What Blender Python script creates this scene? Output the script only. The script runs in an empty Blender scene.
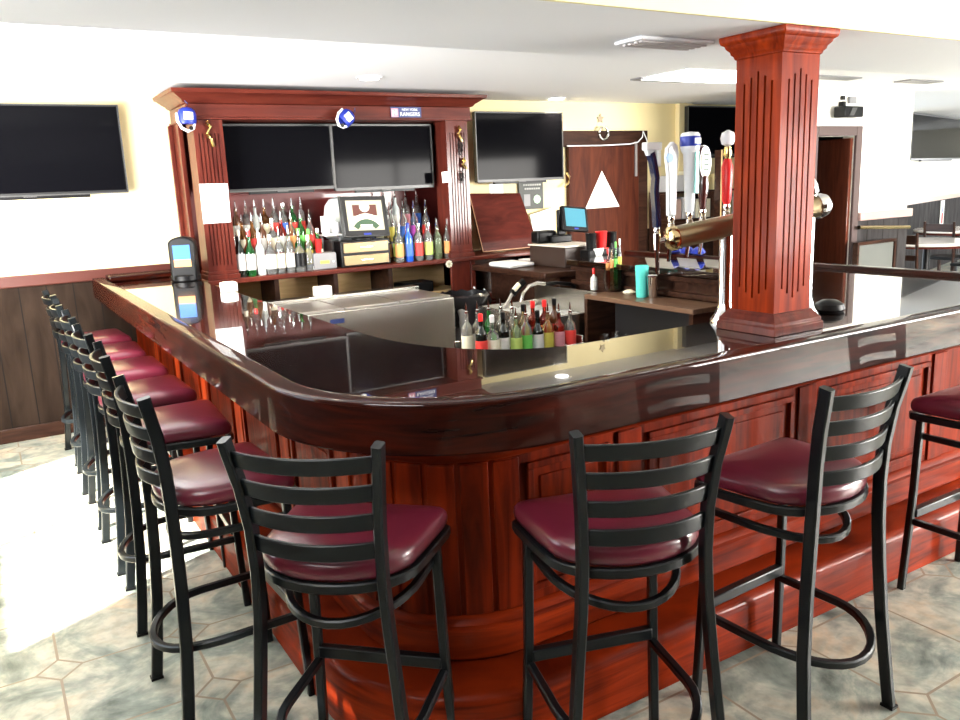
import bpy, bmesh, math, random
from mathutils import Vector, Matrix
PI = math.pi
random.seed(7)
SC = bpy.context.scene
COL = SC.collection

# ------------------------------------------------------------------ camera
CAM_YAW, CAM_PITCH, CAM_ROLL = 0.540210, 0.210968, -0.042641
FPX, CX, CY, CAM_H = 812.3, 480.0, 360.0, 1.63
_fw = Vector((math.sin(CAM_YAW)*math.cos(CAM_PITCH), math.cos(CAM_YAW)*math.cos(CAM_PITCH), -math.sin(CAM_PITCH)))
_rt = _fw.cross(Vector((0, 0, 1))).normalized()
_up = _rt.cross(_fw)
_c, _s = math.cos(CAM_ROLL), math.sin(CAM_ROLL)
_rt2 = _c*_rt + _s*_up
_up2 = -_s*_rt + _c*_up
CAMROT = Matrix((_rt2, _up2, -_fw)).transposed()
cam_data = bpy.data.cameras.new('camera')
cam = bpy.data.objects.new('camera', cam_data)
COL.objects.link(cam)
cam.matrix_world = Matrix.Translation((0, 0, CAM_H)) @ CAMROT.to_4x4()
cam_data.sensor_width = 36.0
cam_data.lens = FPX/960*36
cam_data.clip_start = 0.05
SC.camera = cam

def _ray(px, py):
    return CAMROT @ Vector(((px-CX)/FPX, -(py-CY)/FPX, -1.0))
def atZ(px, py, z):
    d = _ray(px, py); return Vector((0, 0, CAM_H)) + d*((z-CAM_H)/d.z)
def atY(px, py, y):
    d = _ray(px, py); return Vector((0, 0, CAM_H)) + d*(y/d.y)
def atX(px, py, x):
    d = _ray(px, py); return Vector((0, 0, CAM_H)) + d*(x/d.x)

# ------------------------------------------------------------------ light, world, exposure
SC.view_settings.view_transform = 'Standard'
SC.view_settings.look = 'None'
SC.view_settings.gamma = 1.0
SC.view_settings.use_curve_mapping = False
SC.view_settings.exposure = 1.12
SC.cycles.use_denoising = True
SC.cycles.max_bounces = 10
SC.cycles.diffuse_bounces = 5
SC.cycles.glossy_bounces = 6
SC.cycles.transmission_bounces = 8
SC.cycles.sample_clamp_indirect = 8.0
SC.cycles.caustics_reflective = False
SC.cycles.caustics_refractive = False

world = bpy.data.worlds.new('daylight')
SC.world = world
world.use_nodes = True
wn = world.node_tree.nodes
wn['Background'].inputs[0].default_value = (0.80, 0.90, 1.0, 1)
wn['Background'].inputs[1].default_value = 2.2

def light(name, kind, loc, energy, color=(1, 1, 1), direction=None, size=None, size_y=None, angle=None, spot=None):
    d = bpy.data.lights.new(name, kind)
    d.energy = energy; d.color = color
    if kind == 'AREA':
        d.shape = 'RECTANGLE'; d.size = size; d.size_y = size_y or size
    if angle is not None: d.angle = angle
    if spot is not None: d.spot_size = spot; d.spot_blend = .6; d.shadow_soft_size = .05
    o = bpy.data.objects.new(name, d); COL.objects.link(o)
    o.location = loc
    if direction is not None:
        o.rotation_euler = Vector(direction).to_track_quat('-Z', 'Y').to_euler()
    return o
light('sun', 'SUN', (-6, 8, 6), 30.0, (1.0, 0.95, 0.86), direction=(.55, .30, -.45), angle=0.03)
# daylight standing in the openings of the left and the street-side windows; the high one is added
light('left_window_daylight', 'AREA', (-.88, 4.15, 1.45), 150, (1.0, 0.985, 0.95), direction=(.85, .8, .55), size=1.4, size_y=1.2)
light('added_ceiling_fill', 'AREA', (-1.0, .9, 1.85), 42, (0.98, 0.99, 1.0), direction=(.5, .3, .9), size=1.3, size_y=.6)  # fill lamp of an invented high window, added to whiten the beam underside
light('street_window_daylight', 'AREA', (8.0, -2.38, 1.45), 760, (1.0, 0.96, 0.90), direction=(-.5, 1, .06), size=4.2, size_y=1.4)
light('far_window_daylight', 'AREA', (17.8, 4.6, 1.5), 130, (1.0, 1.0, 1.0), direction=(-1, 0, 0), size=4.4, size_y=1.6)

# ------------------------------------------------------------------ materials
def mat(name, color, rough=.5, metal=0, coat=0, coat_rough=.03, trans=0, ior=1.45, emit=None, emit_s=0, spec=.5):
    m = bpy.data.materials.new(name); m.use_nodes = True
    b = m.node_tree.nodes['Principled BSDF']
    b.inputs['Base Color'].default_value = (*color, 1)
    b.inputs['Roughness'].default_value = rough
    b.inputs['Metallic'].default_value = metal
    b.inputs['Coat Weight'].default_value = coat
    b.inputs['Coat Roughness'].default_value = coat_rough
    b.inputs['Transmission Weight'].default_value = trans
    b.inputs['IOR'].default_value = ior
    b.inputs['Specular IOR Level'].default_value = spec
    if emit:
        b.inputs['Emission Color'].default_value = (*emit, 1)
        b.inputs['Emission Strength'].default_value = emit_s
    return m
def nodes(m): return m.node_tree.nodes, m.node_tree.links, m.node_tree.nodes['Principled BSDF']
def coords(m, scale=(1, 1, 1), rot=(0, 0, 0), space='Object'):
    n, l, b = nodes(m)
    tc = n.new('ShaderNodeTexCoord'); mp = n.new('ShaderNodeMapping')
    mp.inputs['Scale'].default_value = scale; mp.inputs['Rotation'].default_value = rot
    l.new(tc.outputs[space], mp.inputs['Vector'])
    return mp
def ramp(m, fac, stops):
    n, l, b = nodes(m)
    r = n.new('ShaderNodeValToRGB'); l.new(fac, r.inputs[0])
    e = r.color_ramp.elements
    while len(e) < len(stops): e.new(.5)
    for k, (p, c) in enumerate(stops):
        e[k].position = p; e[k].color = (*c, 1)
    return r
def wood(name, dark, light_, scale=(2, 2, 2), grain=(14, 14, 1.0), rough=.3, coat=.6, coat_rough=.06, bump=.0):
    m = mat(name, dark, rough, coat=coat, coat_rough=coat_rough, spec=.05)
    n, l, b = nodes(m)
    mp = coords(m, grain)
    nz = n.new('ShaderNodeTexNoise'); nz.inputs['Scale'].default_value = 2.2
    nz.inputs['Detail'].default_value = 5; nz.inputs['Distortion'].default_value = 1.1
    l.new(mp.outputs[0], nz.inputs['Vector'])
    r = ramp(m, nz.outputs['Fac'], [(.30, dark), (.70, light_)])
    l.new(r.outputs[0], b.inputs['Base Color'])
    if bump:
        bp = n.new('ShaderNodeBump'); bp.inputs['Strength'].default_value = bump; bp.inputs['Distance'].default_value = .003
        l.new(nz.outputs['Fac'], bp.inputs['Height']); l.new(bp.outputs[0], b.inputs['Normal'])
    return m
M = {}
M['mahogany'] = wood('mahogany', (.045, .0038, .0008), (.21, .018, .0024), grain=(9, 9, .9), rough=.5, coat=.06, coat_rough=.08)
M['mahogany_h'] = wood('mahogany_horizontal_grain', (.060, .0045, .0008), (.24, .022, .0028), grain=(1.0, 1.0, 13), rough=.48, coat=.12, coat_rough=.05)
M['cherry'] = wood('backbar_cherry', (.062, .011, .008), (.125, .024, .015), grain=(8, 8, 1), rough=.38, coat=.35, coat_rough=.15)
M['cherry_h'] = wood('backbar_cherry_horizontal', (.062, .011, .008), (.12, .023, .014), grain=(1, 8, 9), rough=.38, coat=.35, coat_rough=.15)
M['column'] = wood('column_mahogany', (.10, .008, .0015), (.29, .031, .0035), grain=(10, 10, 1), rough=.5, coat=.05, coat_rough=.15)
M['bartop'] = wood('bar_top_lacquer', (.006, .003, .002), (.014, .005, .003), grain=(2, 9, 9), rough=.12, coat=1, coat_rough=.012)
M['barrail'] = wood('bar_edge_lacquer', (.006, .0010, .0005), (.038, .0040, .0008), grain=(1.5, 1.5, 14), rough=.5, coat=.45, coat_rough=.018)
M['flute'] = mat('flute_shadow_line_stain', (.045, .008, .006), .5)
M['undershelf'] = wood('tan_plywood', (.62, .42, .20), (.80, .58, .30), grain=(1, 6, 8), rough=.5, coat=.1)
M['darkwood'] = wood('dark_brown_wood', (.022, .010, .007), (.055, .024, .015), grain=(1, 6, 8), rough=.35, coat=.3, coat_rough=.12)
M['door'] = wood('door_mahogany', (.040, .010, .006), (.095, .024, .011), grain=(6, 6, .8), rough=.4, coat=.25, coat_rough=.12)
M['black_steel'] = mat('black_powder_coat', (.0035, .005, .006), .34, coat=.2, coat_rough=.10, spec=.3)
M['chrome'] = mat('chrome', (.85, .85, .86), .08, 1)
M['steel'] = mat('brushed_stainless', (.62, .60, .56), .26, 1)
M['steel_dark'] = mat('dull_stainless', (.40, .38, .36), .38, 1)
M['brass'] = mat('polished_brass', (.78, .60, .32), .14, 1)
M['black'] = mat('black_plastic', (.004, .004, .0045), .4, spec=.25)
M['screen'] = mat('tv_screen_glass', (.003, .003, .004), .07, spec=.03)
M['bezel'] = mat('tv_bezel', (.012, .012, .013), .35)
M['silver_bezel'] = mat('silver_trim', (.06, .06, .06), .45, .2)
M['white'] = mat('white_paper', (.86, .86, .85), .6)
M['white_plastic'] = mat('white_plastic', (.82, .83, .84), .3)
M['ceiling'] = mat('ceiling_paint', (.86, .87, .90), .9)
M['beige'] = mat('beige_wall_paint', (.86, .74, .42), .75)
M['cream'] = mat('cream_wall_paint', (.88, .86, .78), .75)
M['beam'] = mat('pale_yellow_beam_paint', (.80, .73, .42), .8)
M['grey_box'] = mat('grey_plastic', (.22, .22, .23), .45)
M['red'] = mat('red_plastic', (.75, .02, .02), .35)
M['teal'] = mat('teal_plastic', (.10, .62, .55), .35)
M['blue'] = mat('royal_blue', (.012, .03, .30), .4)
M['gold'] = mat('gold', (.80, .62, .25), .25, 1)
M['rubber'] = mat('rubber_mat', (.025, .022, .02), .8)
M['bag'] = mat('black_bin_liner', (.012, .012, .014), .22)
M['yellow'] = mat('yellow_label', (.55, .48, .08), .5)
M['screen_teal'] = mat('lit_touchscreen', (.03, .12, .16), .3, emit=(.05, .24, .32), emit_s=.5)
M['cup_clear'] = mat('clear_plastic', (.97, .96, .93), .04, trans=1, ior=1.12)
M['glass'] = mat('clear_glass', (.95, .97, .96), .02, trans=1, ior=1.45)
M['ice'] = mat('ice', (.85, .88, .88), .25, trans=.3)
M['pink'] = mat('pink_label', (.60, .25, .30), .5)
M['cream_label'] = mat('cream_label', (.85, .80, .62), .5)
M['maroon'] = mat('maroon_ink', (.075, .018, .012), .5)
M['dark_green'] = mat('dark_green', (.03, .07, .035), .5)
M['steel_blue'] = mat('dark_blue_label', (.015, .03, .14), .5)
M['grey_panel'] = mat('grey_board', (.10, .105, .095), .6)
M['dim_door'] = wood('dim_brown_door', (.07, .018, .010), (.12, .03, .015), rough=.4)
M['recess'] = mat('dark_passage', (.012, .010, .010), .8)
M['lamp'] = mat('lit_diffuser', (1, 1, 1), .5, emit=(1.0, .96, .88), emit_s=6)

def m_vinyl():
    m = mat('burgundy_vinyl', (.105, .010, .022), .30, coat=.55, coat_rough=.16)
    n, l, b = nodes(m)
    nz = n.new('ShaderNodeTexNoise'); nz.inputs['Scale'].default_value = 60; nz.inputs['Detail'].default_value = 3
    l.new(coords(m).outputs[0], nz.inputs['Vector'])
    bp = n.new('ShaderNodeBump'); bp.inputs['Strength'].default_value = .08; bp.inputs['Distance'].default_value = .002
    l.new(nz.outputs['Fac'], bp.inputs['Height']); l.new(bp.outputs[0], b.inputs['Normal'])
    return m
M['vinyl'] = m_vinyl()

def m_floor():
    m = mat('slate_look_floor_tile', (.4, .4, .35), .38, spec=.5)
    n, l, b = nodes(m)
    tc = n.new('ShaderNodeTexCoord')
    # mottled slate colours
    n1 = n.new('ShaderNodeTexNoise'); n1.inputs['Scale'].default_value = 3.4; n1.inputs['Detail'].default_value = 7
    n1.inputs['Roughness'].default_value = .62; n1.inputs['Distortion'].default_value = .9
    l.new(tc.outputs['Object'], n1.inputs['Vector'])
    r1 = ramp(m, n1.outputs['Fac'], [(.32, (.09, .11, .10)), (.44, (.23, .265, .24)), (.55, (.43, .42, .36)), (.68, (.50, .40, .29))])
    n2 = n.new('ShaderNodeTexNoise'); n2.inputs['Scale'].default_value = 17; n2.inputs['Detail'].default_value = 6
    l.new(tc.outputs['Object'], n2.inputs['Vector'])
    r2 = ramp(m, n2.outputs['Fac'], [(.36, (.62, .64, .62)), (.62, (1.12, 1.1, 1.05))])
    mx = n.new('ShaderNodeMix'); mx.data_type = 'RGBA'; mx.blend_type = 'MULTIPLY'; mx.inputs[0].default_value = .8
    l.new(r1.outputs[0], mx.inputs[6]); l.new(r2.outputs[0], mx.inputs[7])
    # grout: square grid of P, little diamonds at the crossings
    P = .45
    sep = n.new('ShaderNodeSeparateXYZ'); l.new(tc.outputs['Object'], sep.inputs[0])
    def mth(op, a, bb=None):
        k = n.new('ShaderNodeMath'); k.operation = op
        for i, v in enumerate((a, bb)):
            if v is None: continue
            if isinstance(v, (int, float)): k.inputs[i].default_value = v
            else: l.new(v, k.inputs[i])
        return k.outputs[0]
    def cell(s, off):       # distance to the nearest grid line
        a = mth('ADD', s, off); a = mth('DIVIDE', a, P); a = mth('FRACT', a); a = mth('SUBTRACT', a, .5)
        a = mth('ABSOLUTE', a); a = mth('SUBTRACT', .5, a); return mth('MULTIPLY', a, P)
    dx, dy = cell(sep.outputs[0], 10*P-.02), cell(sep.outputs[1], 10*P-3.05+7*P)
    line = mth('MINIMUM', dx, dy)
    s = mth('ADD', dx, dy)
    R = .075
    dia = mth('ABSOLUTE', mth('SUBTRACT', s, R))
    outside = mth('GREATER_THAN', s, R)
    g1 = mth('MULTIPLY', mth('LESS_THAN', line, .0045), outside)
    g2 = mth('LESS_THAN', dia, .0065)
    g = mth('MAXIMUM', g1, g2)
    m2 = n.new('ShaderNodeMix'); m2.data_type = 'RGBA'; l.new(g, m2.inputs[0])
    l.new(mx.outputs[2], m2.inputs[6]); m2.inputs[7].default_value = (.24, .185, .13, 1)
    l.new(m2.outputs[2], b.inputs['Base Color'])
    rr = n.new('ShaderNodeMapRange'); l.new(n2.outputs['Fac'], rr.inputs[0]); rr.inputs[3].default_value = .22; rr.inputs[4].default_value = .5
    l.new(rr.outputs[0], b.inputs['Roughness'])
    bp = n.new('ShaderNodeBump'); bp.inputs['Strength'].default_value = .35; bp.inputs['Distance'].default_value = .004
    hh = mth('SUBTRACT', n1.outputs['Fac'], mth('MULTIPLY', g, .4))
    l.new(hh, bp.inputs['Height']); l.new(bp.outputs[0], b.inputs['Normal'])
    return m
M['floor'] = m_floor()

def m_wains(name, c1, c2, period, axis=0, groove=(.012, .010, .009)):
    m = mat(name, c1, .7, spec=.04)
    n, l, b = nodes(m)
    tc = n.new('ShaderNodeTexCoord')
    mp = n.new('ShaderNodeMapping'); mp.inputs['Scale'].default_value = (4, 4, .8); l.new(tc.outputs['Object'], mp.inputs[0])
    nz = n.new('ShaderNodeTexNoise'); nz.inputs['Scale'].default_value = 2.5; nz.inputs['Detail'].default_value = 6; nz.inputs['Distortion'].default_value = .8
    l.new(mp.outputs[0], nz.inputs['Vector'])
    r = ramp(m, nz.outputs['Fac'], [(.3, c1), (.7, c2)])
    sep = n.new('ShaderNodeSeparateXYZ'); l.new(tc.outputs['Object'], sep.inputs[0])
    def mth(op, a, bb):
        k = n.new('ShaderNodeMath'); k.operation = op
        for i, v in enumerate((a, bb)):
            if isinstance(v, (int, float)): k.inputs[i].default_value = v
            else: l.new(v, k.inputs[i])
        return k.outputs[0]
    f = mth('MULTIPLY', sep.outputs[axis], 1/period)
    k = n.new('ShaderNodeMath'); k.operation = 'FRACT'; l.new(f, k.inputs[0])
    g = mth('LESS_THAN', k.outputs[0], .05)
    mx = n.new('ShaderNodeMix'); mx.data_type = 'RGBA'; l.new(g, mx.inputs[0]); l.new(r.outputs[0], mx.inputs[6]); mx.inputs[7].default_value = (*groove, 1)
    l.new(mx.outputs[2], b.inputs['Base Color'])
    return m
M['wainscot'] = m_wains('brown_wall_boards', (.015, .0095, .007), (.033, .021, .015), .17)
M['wainscot_grey'] = m_wains('grey_brown_wall_boards', (.022, .020, .020), (.058, .054, .054), .26)

def gmat(name, col, rough=.04): return mat(name, col, rough, trans=.9, ior=1.4)
G = {
 'clear': gmat('bottle_clear', (.93, .95, .93)), 'green': gmat('bottle_green', (.06, .50, .10)),
 'dark': mat('bottle_near_black', (.008, .012, .010), .08, coat=.6), 'amber': gmat('bottle_amber', (.60, .22, .04)),
 'blue': mat('bottle_cobalt', (.01, .09, .60), .08, coat=.6), 'pale': gmat('bottle_pale_green', (.62, .80, .45)),
 'brown': mat('bottle_brown', (.09, .030, .010), .08, coat=.6), 'frost': mat('bottle_frosted', (.72, .78, .76), .35, trans=.3),
 'red': gmat('bottle_red', (.65, .06, .03)), 'gold': gmat('bottle_gold', (.80, .62, .30)),
}
L = {'white': mat('white_label', (.62, .62, .60), .55), 'cream': M['cream_label'], 'black': M['black'], 'yellow': M['yellow'], 'pink': M['pink'],
     'red': mat('red_label', (.70, .05, .04), .5), 'orange': mat('orange_label', (.70, .30, .10), .5), 'green': mat('green_label', (.15, .55, .10), .5),
     'blue': mat('blue_label', (.05, .15, .60), .5), 'purple': mat('purple_label', (.45, .08, .50), .5), 'lime': mat('lime_label', (.45, .60, .15), .5)}
C = {'black': M['black'], 'silver': M['chrome'], 'red': M['red'], 'white': M['white_plastic'], 'gold': M['gold'], 'cream': M['cream_label'], 'green': L['green'], 'blue': M['blue']}

# ------------------------------------------------------------------ mesh builder
class MB:
    def __init__(s): s.v = []; s.f = []
    def add(s, vs, fs):
        o = len(s.v); s.v += [Vector(v) for v in vs]; s.f += [tuple(i+o for i in f) for f in fs]; return s
    def box(s, x0, x1, y0, y1, z0, z1, M4=None):
        vs = [Vector((x, y, z)) for z in (z0, z1) for y in (y0, y1) for x in (x0, x1)]
        if M4 is not None: vs = [M4 @ v for v in vs]
        return s.add(vs, [(0, 2, 3, 1), (4, 5, 7, 6), (0, 1, 5, 4), (2, 6, 7, 3), (0, 4, 6, 2), (1, 3, 7, 5)])
    def hexa(s, lo, hi):    # two 4-point loops
        return s.add(list(lo)+list(hi), [(3, 2, 1, 0), (4, 5, 6, 7), (0, 1, 5, 4), (1, 2, 6, 5), (2, 3, 7, 6), (3, 0, 4, 7)])
    def cyl(s, p0, p1, r0, r1=None, n=16):
        r1 = r0 if r1 is None else r1
        p0, p1 = Vector(p0), Vector(p1); d = (p1-p0).normalized()
        a = d.orthogonal().normalized(); b = d.cross(a)
        vs = [p + r*(math.cos(2*PI*k/n)*a + math.sin(2*PI*k/n)*b) for p, r in ((p0, r0), (p1, r1)) for k in range(n)]
        fs = [(k, (k+1) % n, n+(k+1) % n, n+k) for k in range(n)] + [tuple(range(n))[::-1], tuple(range(n, 2*n))]
        return s.add(vs, fs)
    def lathe(s, prof, c=(0, 0, 0), n=16, axis=None, sx=1, sy=1):
        vs = []; fs = []
        Q = Vector((0, 0, 1)).rotation_difference(Vector(axis)).to_matrix() if axis is not None else Matrix.Identity(3)
        for r, z in prof:
            for k in range(n):
                a = 2*PI*k/n
                vs.append(Q @ Vector((max(r, .0002)*math.cos(a)*sx, max(r, .0002)*math.sin(a)*sy, z)) + Vector(c))
        for i in range(len(prof)-1):
            for k in range(n):
                fs.append((i*n+k, i*n+(k+1) % n, (i+1)*n+(k+1) % n, (i+1)*n+k))
        fs += [tuple(range(n))[::-1], tuple(range((len(prof)-1)*n, len(prof)*n))]
        return s.add(vs, fs)
    def tube(s, pts, r, n=10, closed=False, w=None, up=(0, 0, 1)):
        """round tube (or w x r rounded bar when w given) along pts"""
        P = [Vector(p) for p in pts]; N = len(P); vs = []; fs = []; up = Vector(up)
        for i, p in enumerate(P):
            if closed: d = P[(i+1) % N]-P[i-1]
            else: d = P[min(i+1, N-1)]-P[max(i-1, 0)]
            d.normalize()
            a = d.cross(up)
            if a.length < 1e-3: a = d.orthogonal()
            a.normalize(); b = a.cross(d)
            if w is None:
                for k in range(n):
                    t = 2*PI*k/n; vs.append(p + r*(math.cos(t)*a + math.sin(t)*b))
            else:
                hw, hr = w/2, r/2; c = min(hw, hr)*.35
                for x, y in ((hw, -hr+c), (hw, hr-c), (hw-c, hr), (-hw+c, hr), (-hw, hr-c), (-hw, -hr+c), (-hw+c, -hr), (hw-c, -hr)):
                    vs.append(p + x*a + y*b)
        k_ = n if w is None else 8
        rng = N if closed else N-1
        for i in range(rng):
            j = (i+1) % N
            for k in range(k_): fs.append((i*k_+k, i*k_+(k+1) % k_, j*k_+(k+1) % k_, j*k_+k))
        if not closed: fs += [tuple(range(k_))[::-1], tuple(range((N-1)*k_, N*k_))]
        return s.add(vs, fs)
    def strips(s, rows, closed_profile=True, cap=True):
        """rows: list of equally long point lists"""
        n = len(rows[0]); vs = [p for r in rows for p in r]; fs = []
        for i in range(len(rows)-1):
            for k in range(n if closed_profile else n-1):
                fs.append((i*n+k, i*n+(k+1) % n, (i+1)*n+(k+1) % n, (i+1)*n+k))
        if cap and closed_profile: fs += [tuple(range(n))[::-1], tuple(range((len(rows)-1)*n, len(rows)*n))]
        return s.add(vs, fs)
    def prism(s, poly, z0, z1, M4=None):
        n = len(poly)
        vs = [Vector((x, y, z)) for z in (z0, z1) for x, y in poly]
        if M4 is not None: vs = [M4 @ v for v in vs]
        return s.add(vs, [tuple(range(n))[::-1], tuple(range(n, 2*n))] + [(k, (k+1) % n, n+(k+1) % n, n+k) for k in range(n)])
    def build(s, name, m, parent=None, label=None, bev=0, world=True, smooth=35, seg=2):
        me = bpy.data.meshes.new(name)
        off = Vector((0, 0, 0))
        R = None
        if parent is not None and world:
            inv = WM(parent).inverted(); vs = [inv @ v for v in s.v]
        else: vs = s.v
        me.from_pydata([tuple(v) for v in vs], [], s.f)
        bm = bmesh.new(); bm.from_mesh(me); bmesh.ops.recalc_face_normals(bm, faces=bm.faces); bm.to_mesh(me); bm.free()
        me.materials.append(m)
        me.polygons.foreach_set('use_smooth', [True]*len(me.polygons))
        me.set_sharp_from_angle(angle=math.radians(smooth))
        o = bpy.data.objects.new(name, me); COL.objects.link(o)
        if parent is not None: o.parent = parent
        if label: o['label'] = label
        if bev:
            b = o.modifiers.new('bevel', 'BEVEL'); b.width = bev; b.segments = seg; b.limit_method = 'ANGLE'; b.angle_limit = math.radians(40)
            b.harden_normals = False
        return o
def WM(o):
    m = o.matrix_basis.copy()
    while o.parent is not None:
        o = o.parent; m = o.matrix_basis @ m
    return m
def thing(name, label, cat, loc=(0, 0, 0), rz=0, group=None):
    o = bpy.data.objects.new(name, None); COL.objects.link(o)
    o.empty_display_size = .1
    o.location = loc; o.rotation_euler = (0, 0, rz)
    o['label'] = label; o['category'] = cat
    if group: o['group'] = group
    return o
def tag(o, label, cat, group=None, kind=None):
    if label: o['label'] = label
    if cat: o['category'] = cat
    if group: o['group'] = group
    if kind: o['kind'] = kind
    return o
def struct(name, mb, m, parent=None, label=None, bev=0):
    o = mb.build(name, m, parent, bev=bev)
    if parent is None: o['kind'] = 'structure'
    if label: o['label'] = label
    return o
def copy_tree(o, parent=None):
    c = o.copy(); COL.objects.link(c)
    if parent is not None: c.parent = parent
    for ch in [x for x in o.children]: copy_tree(ch, c)
    return c
def text(body, name, size, m, parent, mtx, extrude=.001, align='CENTER', sx=1.0):
    cu = bpy.data.curves.new(name, 'FONT'); cu.body = body; cu.size = size; cu.extrude = extrude
    cu.align_x = align; cu.align_y = 'CENTER'; cu.materials.append(m)
    tmp = bpy.data.objects.new(name, cu)
    me = bpy.data.meshes.new_from_object(tmp); bpy.data.objects.remove(tmp)
    if not me.materials: me.materials.append(m)
    o = bpy.data.objects.new(name, me); COL.objects.link(o); o.parent = parent
    o.matrix_basis = WM(parent).inverted() @ mtx @ Matrix.Diagonal((sx, 1, 1, 1))
    return o
def facing(p, rz=0, tilt=0):   # matrix for text standing upright, read from -Y
    return Matrix.Translation(p) @ Matrix.Rotation(rz, 4, 'Z') @ Matrix.Rotation(PI/2+tilt, 4, 'X')

# ------------------------------------------------------------------ setting
CEIL = 2.38
struct('floor', MB().box(-2.0, 18, -2.5, 9.5, -.05, 0), M['floor'])
struct('ceiling', MB().box(-2.1, 18, -2.6, 9.6, CEIL, CEIL+.06), M['ceiling'])
BW = 6.45  # back wall face
struct('wall_back', MB().box(-2.0, 7.7, BW, BW+.12, 0, CEIL), M['beige'])
# wainscot of brown boards with its cap rail
struct('trim_1', MB().box(-1.05, 1.27, BW-.02, BW-.001, .10, 1.08), M['wainscot'])
struct('trim_2', MB().box(-1.05, 1.27, BW-.045, BW-.001, 1.08, 1.16), mat('wainscot_cap_stain', (.075, .018, .012), .4), bev=.008)
struct('baseboard_back', MB().box(-1.05, 1.27, BW-.035, BW-.001, 0, .10), M['darkwood'], bev=.005)
struct('trim_3', MB().box(4.2, 4.86, BW-.02, BW-.001, 0, 1.15), M['wainscot'])
struct('trim_4', MB().box(5.92, 7.6, BW-.02, BW-.001, 0, 1.12), M['wainscot'])
pl = atY(682, 130, BW)
struct('trim_5', MB().box(pl.x-.10, pl.x+.10, BW-.06, BW-.001, 0, CEIL), M['beige'], bev=.005)
# left wall with its windows; the near high opening is added for fill light
wl = MB()
WX = -1.05
for y0, y1, z0, z1 in ((-2.5, 9.5, 0, .75), (-2.5, 9.5, 2.26, CEIL), (-2.5, .2, .75, 2.26), (.2, 1.6, .75, 1.5), (1.6, 2.7, .75, 2.26), (5.08, 9.5, .75, 2.26)):
    wl.box(WX-.12, WX, y0, y1, z0, z1)
struct('wall_left', wl, M['beige'])
struct('added_dark_panelling', MB().box(WX+.001, WX+.02, -2.49, .2, 0, CEIL-.001).box(WX+.001, WX+.02, .2, 1.6, 0, 1.5).box(WX+.001, WX+.02, 1.6, 2.60, 0, CEIL-.001).box(WX+.001, WX+.02, .2, 1.6, 2.26, CEIL-.001), M['darkwood'])  # unseen dark panels, added so the curved fascia reflects something dark
struct('added_window', MB().box(WX-.08, WX-.03, .2, 1.6, 1.5, 1.53).box(WX-.08, WX-.03, .2, 1.6, 2.23, 2.26).box(WX-.08, WX-.03, .88, .92, 1.53, 2.23), M['darkwood'])  # invented unseen window, framing the opening for the added fill lamp
struct('trim_15', MB().box(WX+.001, WX+.02, 2.62, BW-.05, .0, .74), M['wainscot'])
f = MB()
for y in (2.715, 3.90, 5.065): f.box(WX-.08, WX-.03, y-.015, y+.015, .76, 2.25)
f.box(WX-.08, WX-.03, 2.7, 5.08, 2.23, 2.26).box(WX-.08, WX-.03, 2.7, 5.08, .75, .79)
struct('window_1', f, M['darkwood'])
# street side wall, behind the camera
ws = MB()
for x0, x1, z0, z1 in ((-2.0, 18, 0, .7), (-2.0, 18, 2.2, CEIL), (-2.0, 5.6, .7, 2.2), (10.0, 18, .7, 2.2)):
    ws.box(x0, x1, -2.62, -2.5, z0, z1)
struct('wall_front', ws, M['darkwood'])
f = MB()
for x in (5.62, 7.07, 8.53, 9.98): f.box(x-.025, x+.025, -2.58, -2.53, .7, 2.2)
f.box(5.6, 10.0, -2.58, -2.53, .7, .74).box(5.6, 10.0, -2.58, -2.53, 2.16, 2.2)
struct('window_2', f, M['darkwood'])
# far end of the dining room
wr = MB()
for y0, y1, z0, z1 in ((-2.5, 9.5, 0, .7), (-2.5, 9.5, 2.3, CEIL), (-2.5, 2.4, .7, 2.3), (6.8, 9.5, .7, 2.3)):
    wr.box(18, 18.12, y0, y1, z0, z1)
struct('wall_right', wr, M['cream'])
# wall with the dark doorway, seen between column and dining room
YA = 5.0
da, db = atY(815, 160, YA).x, atY(853, 160, YA).x
xe = atY(908.5, 180, YA).x
dz = atY(840, 136, YA).z
wa = MB()
wa.box(6.2, da, YA, YA+.12, 0, CEIL).box(db, xe, YA, YA+.12, 0, CEIL).box(da, db, YA, YA+.12, dz, CEIL)
wa.hexa([(6.2, 5.0, 0), (6.55, 5.30, 0), (6.52, 5.36, 0), (6.17, 5.06, 0)], [(6.2, 5.0, CEIL), (6.55, 5.30, CEIL), (6.52, 5.36, CEIL), (6.17, 5.06, CEIL)])
struct('wall_middle', wa, M['cream'])
struct('trim_6', MB().box(da-.09, da, YA-.03, YA-.001, 0, dz+.09).box(db, db+.09, YA-.03, YA-.001, 0, dz+.09).box(da, db, YA-.03, YA-.001, dz, dz+.09),
       mat('weathered_brown_frame', (.075, .048, .044), .6), bev=.006)
# passage behind the doorway
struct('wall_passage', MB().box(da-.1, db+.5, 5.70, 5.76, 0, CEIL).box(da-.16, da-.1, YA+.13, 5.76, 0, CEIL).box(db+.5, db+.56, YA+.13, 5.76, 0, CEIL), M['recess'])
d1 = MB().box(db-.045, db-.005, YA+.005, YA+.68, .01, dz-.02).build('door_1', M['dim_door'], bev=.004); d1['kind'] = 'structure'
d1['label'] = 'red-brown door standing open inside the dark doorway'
zr = atY(880, 212.5, YA).z
struct('trim_7', MB().box(db+.09, xe, YA-.02, YA-.001, 0, zr-.06), M['wainscot_grey'])
struct('trim_8', MB().box(db+.09, xe+.02, YA-.06, YA-.001, zr-.06, zr+.02), mat('pinkish_chair_rail', (.45, .30, .27), .3, coat=.4), bev=.008)
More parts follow.
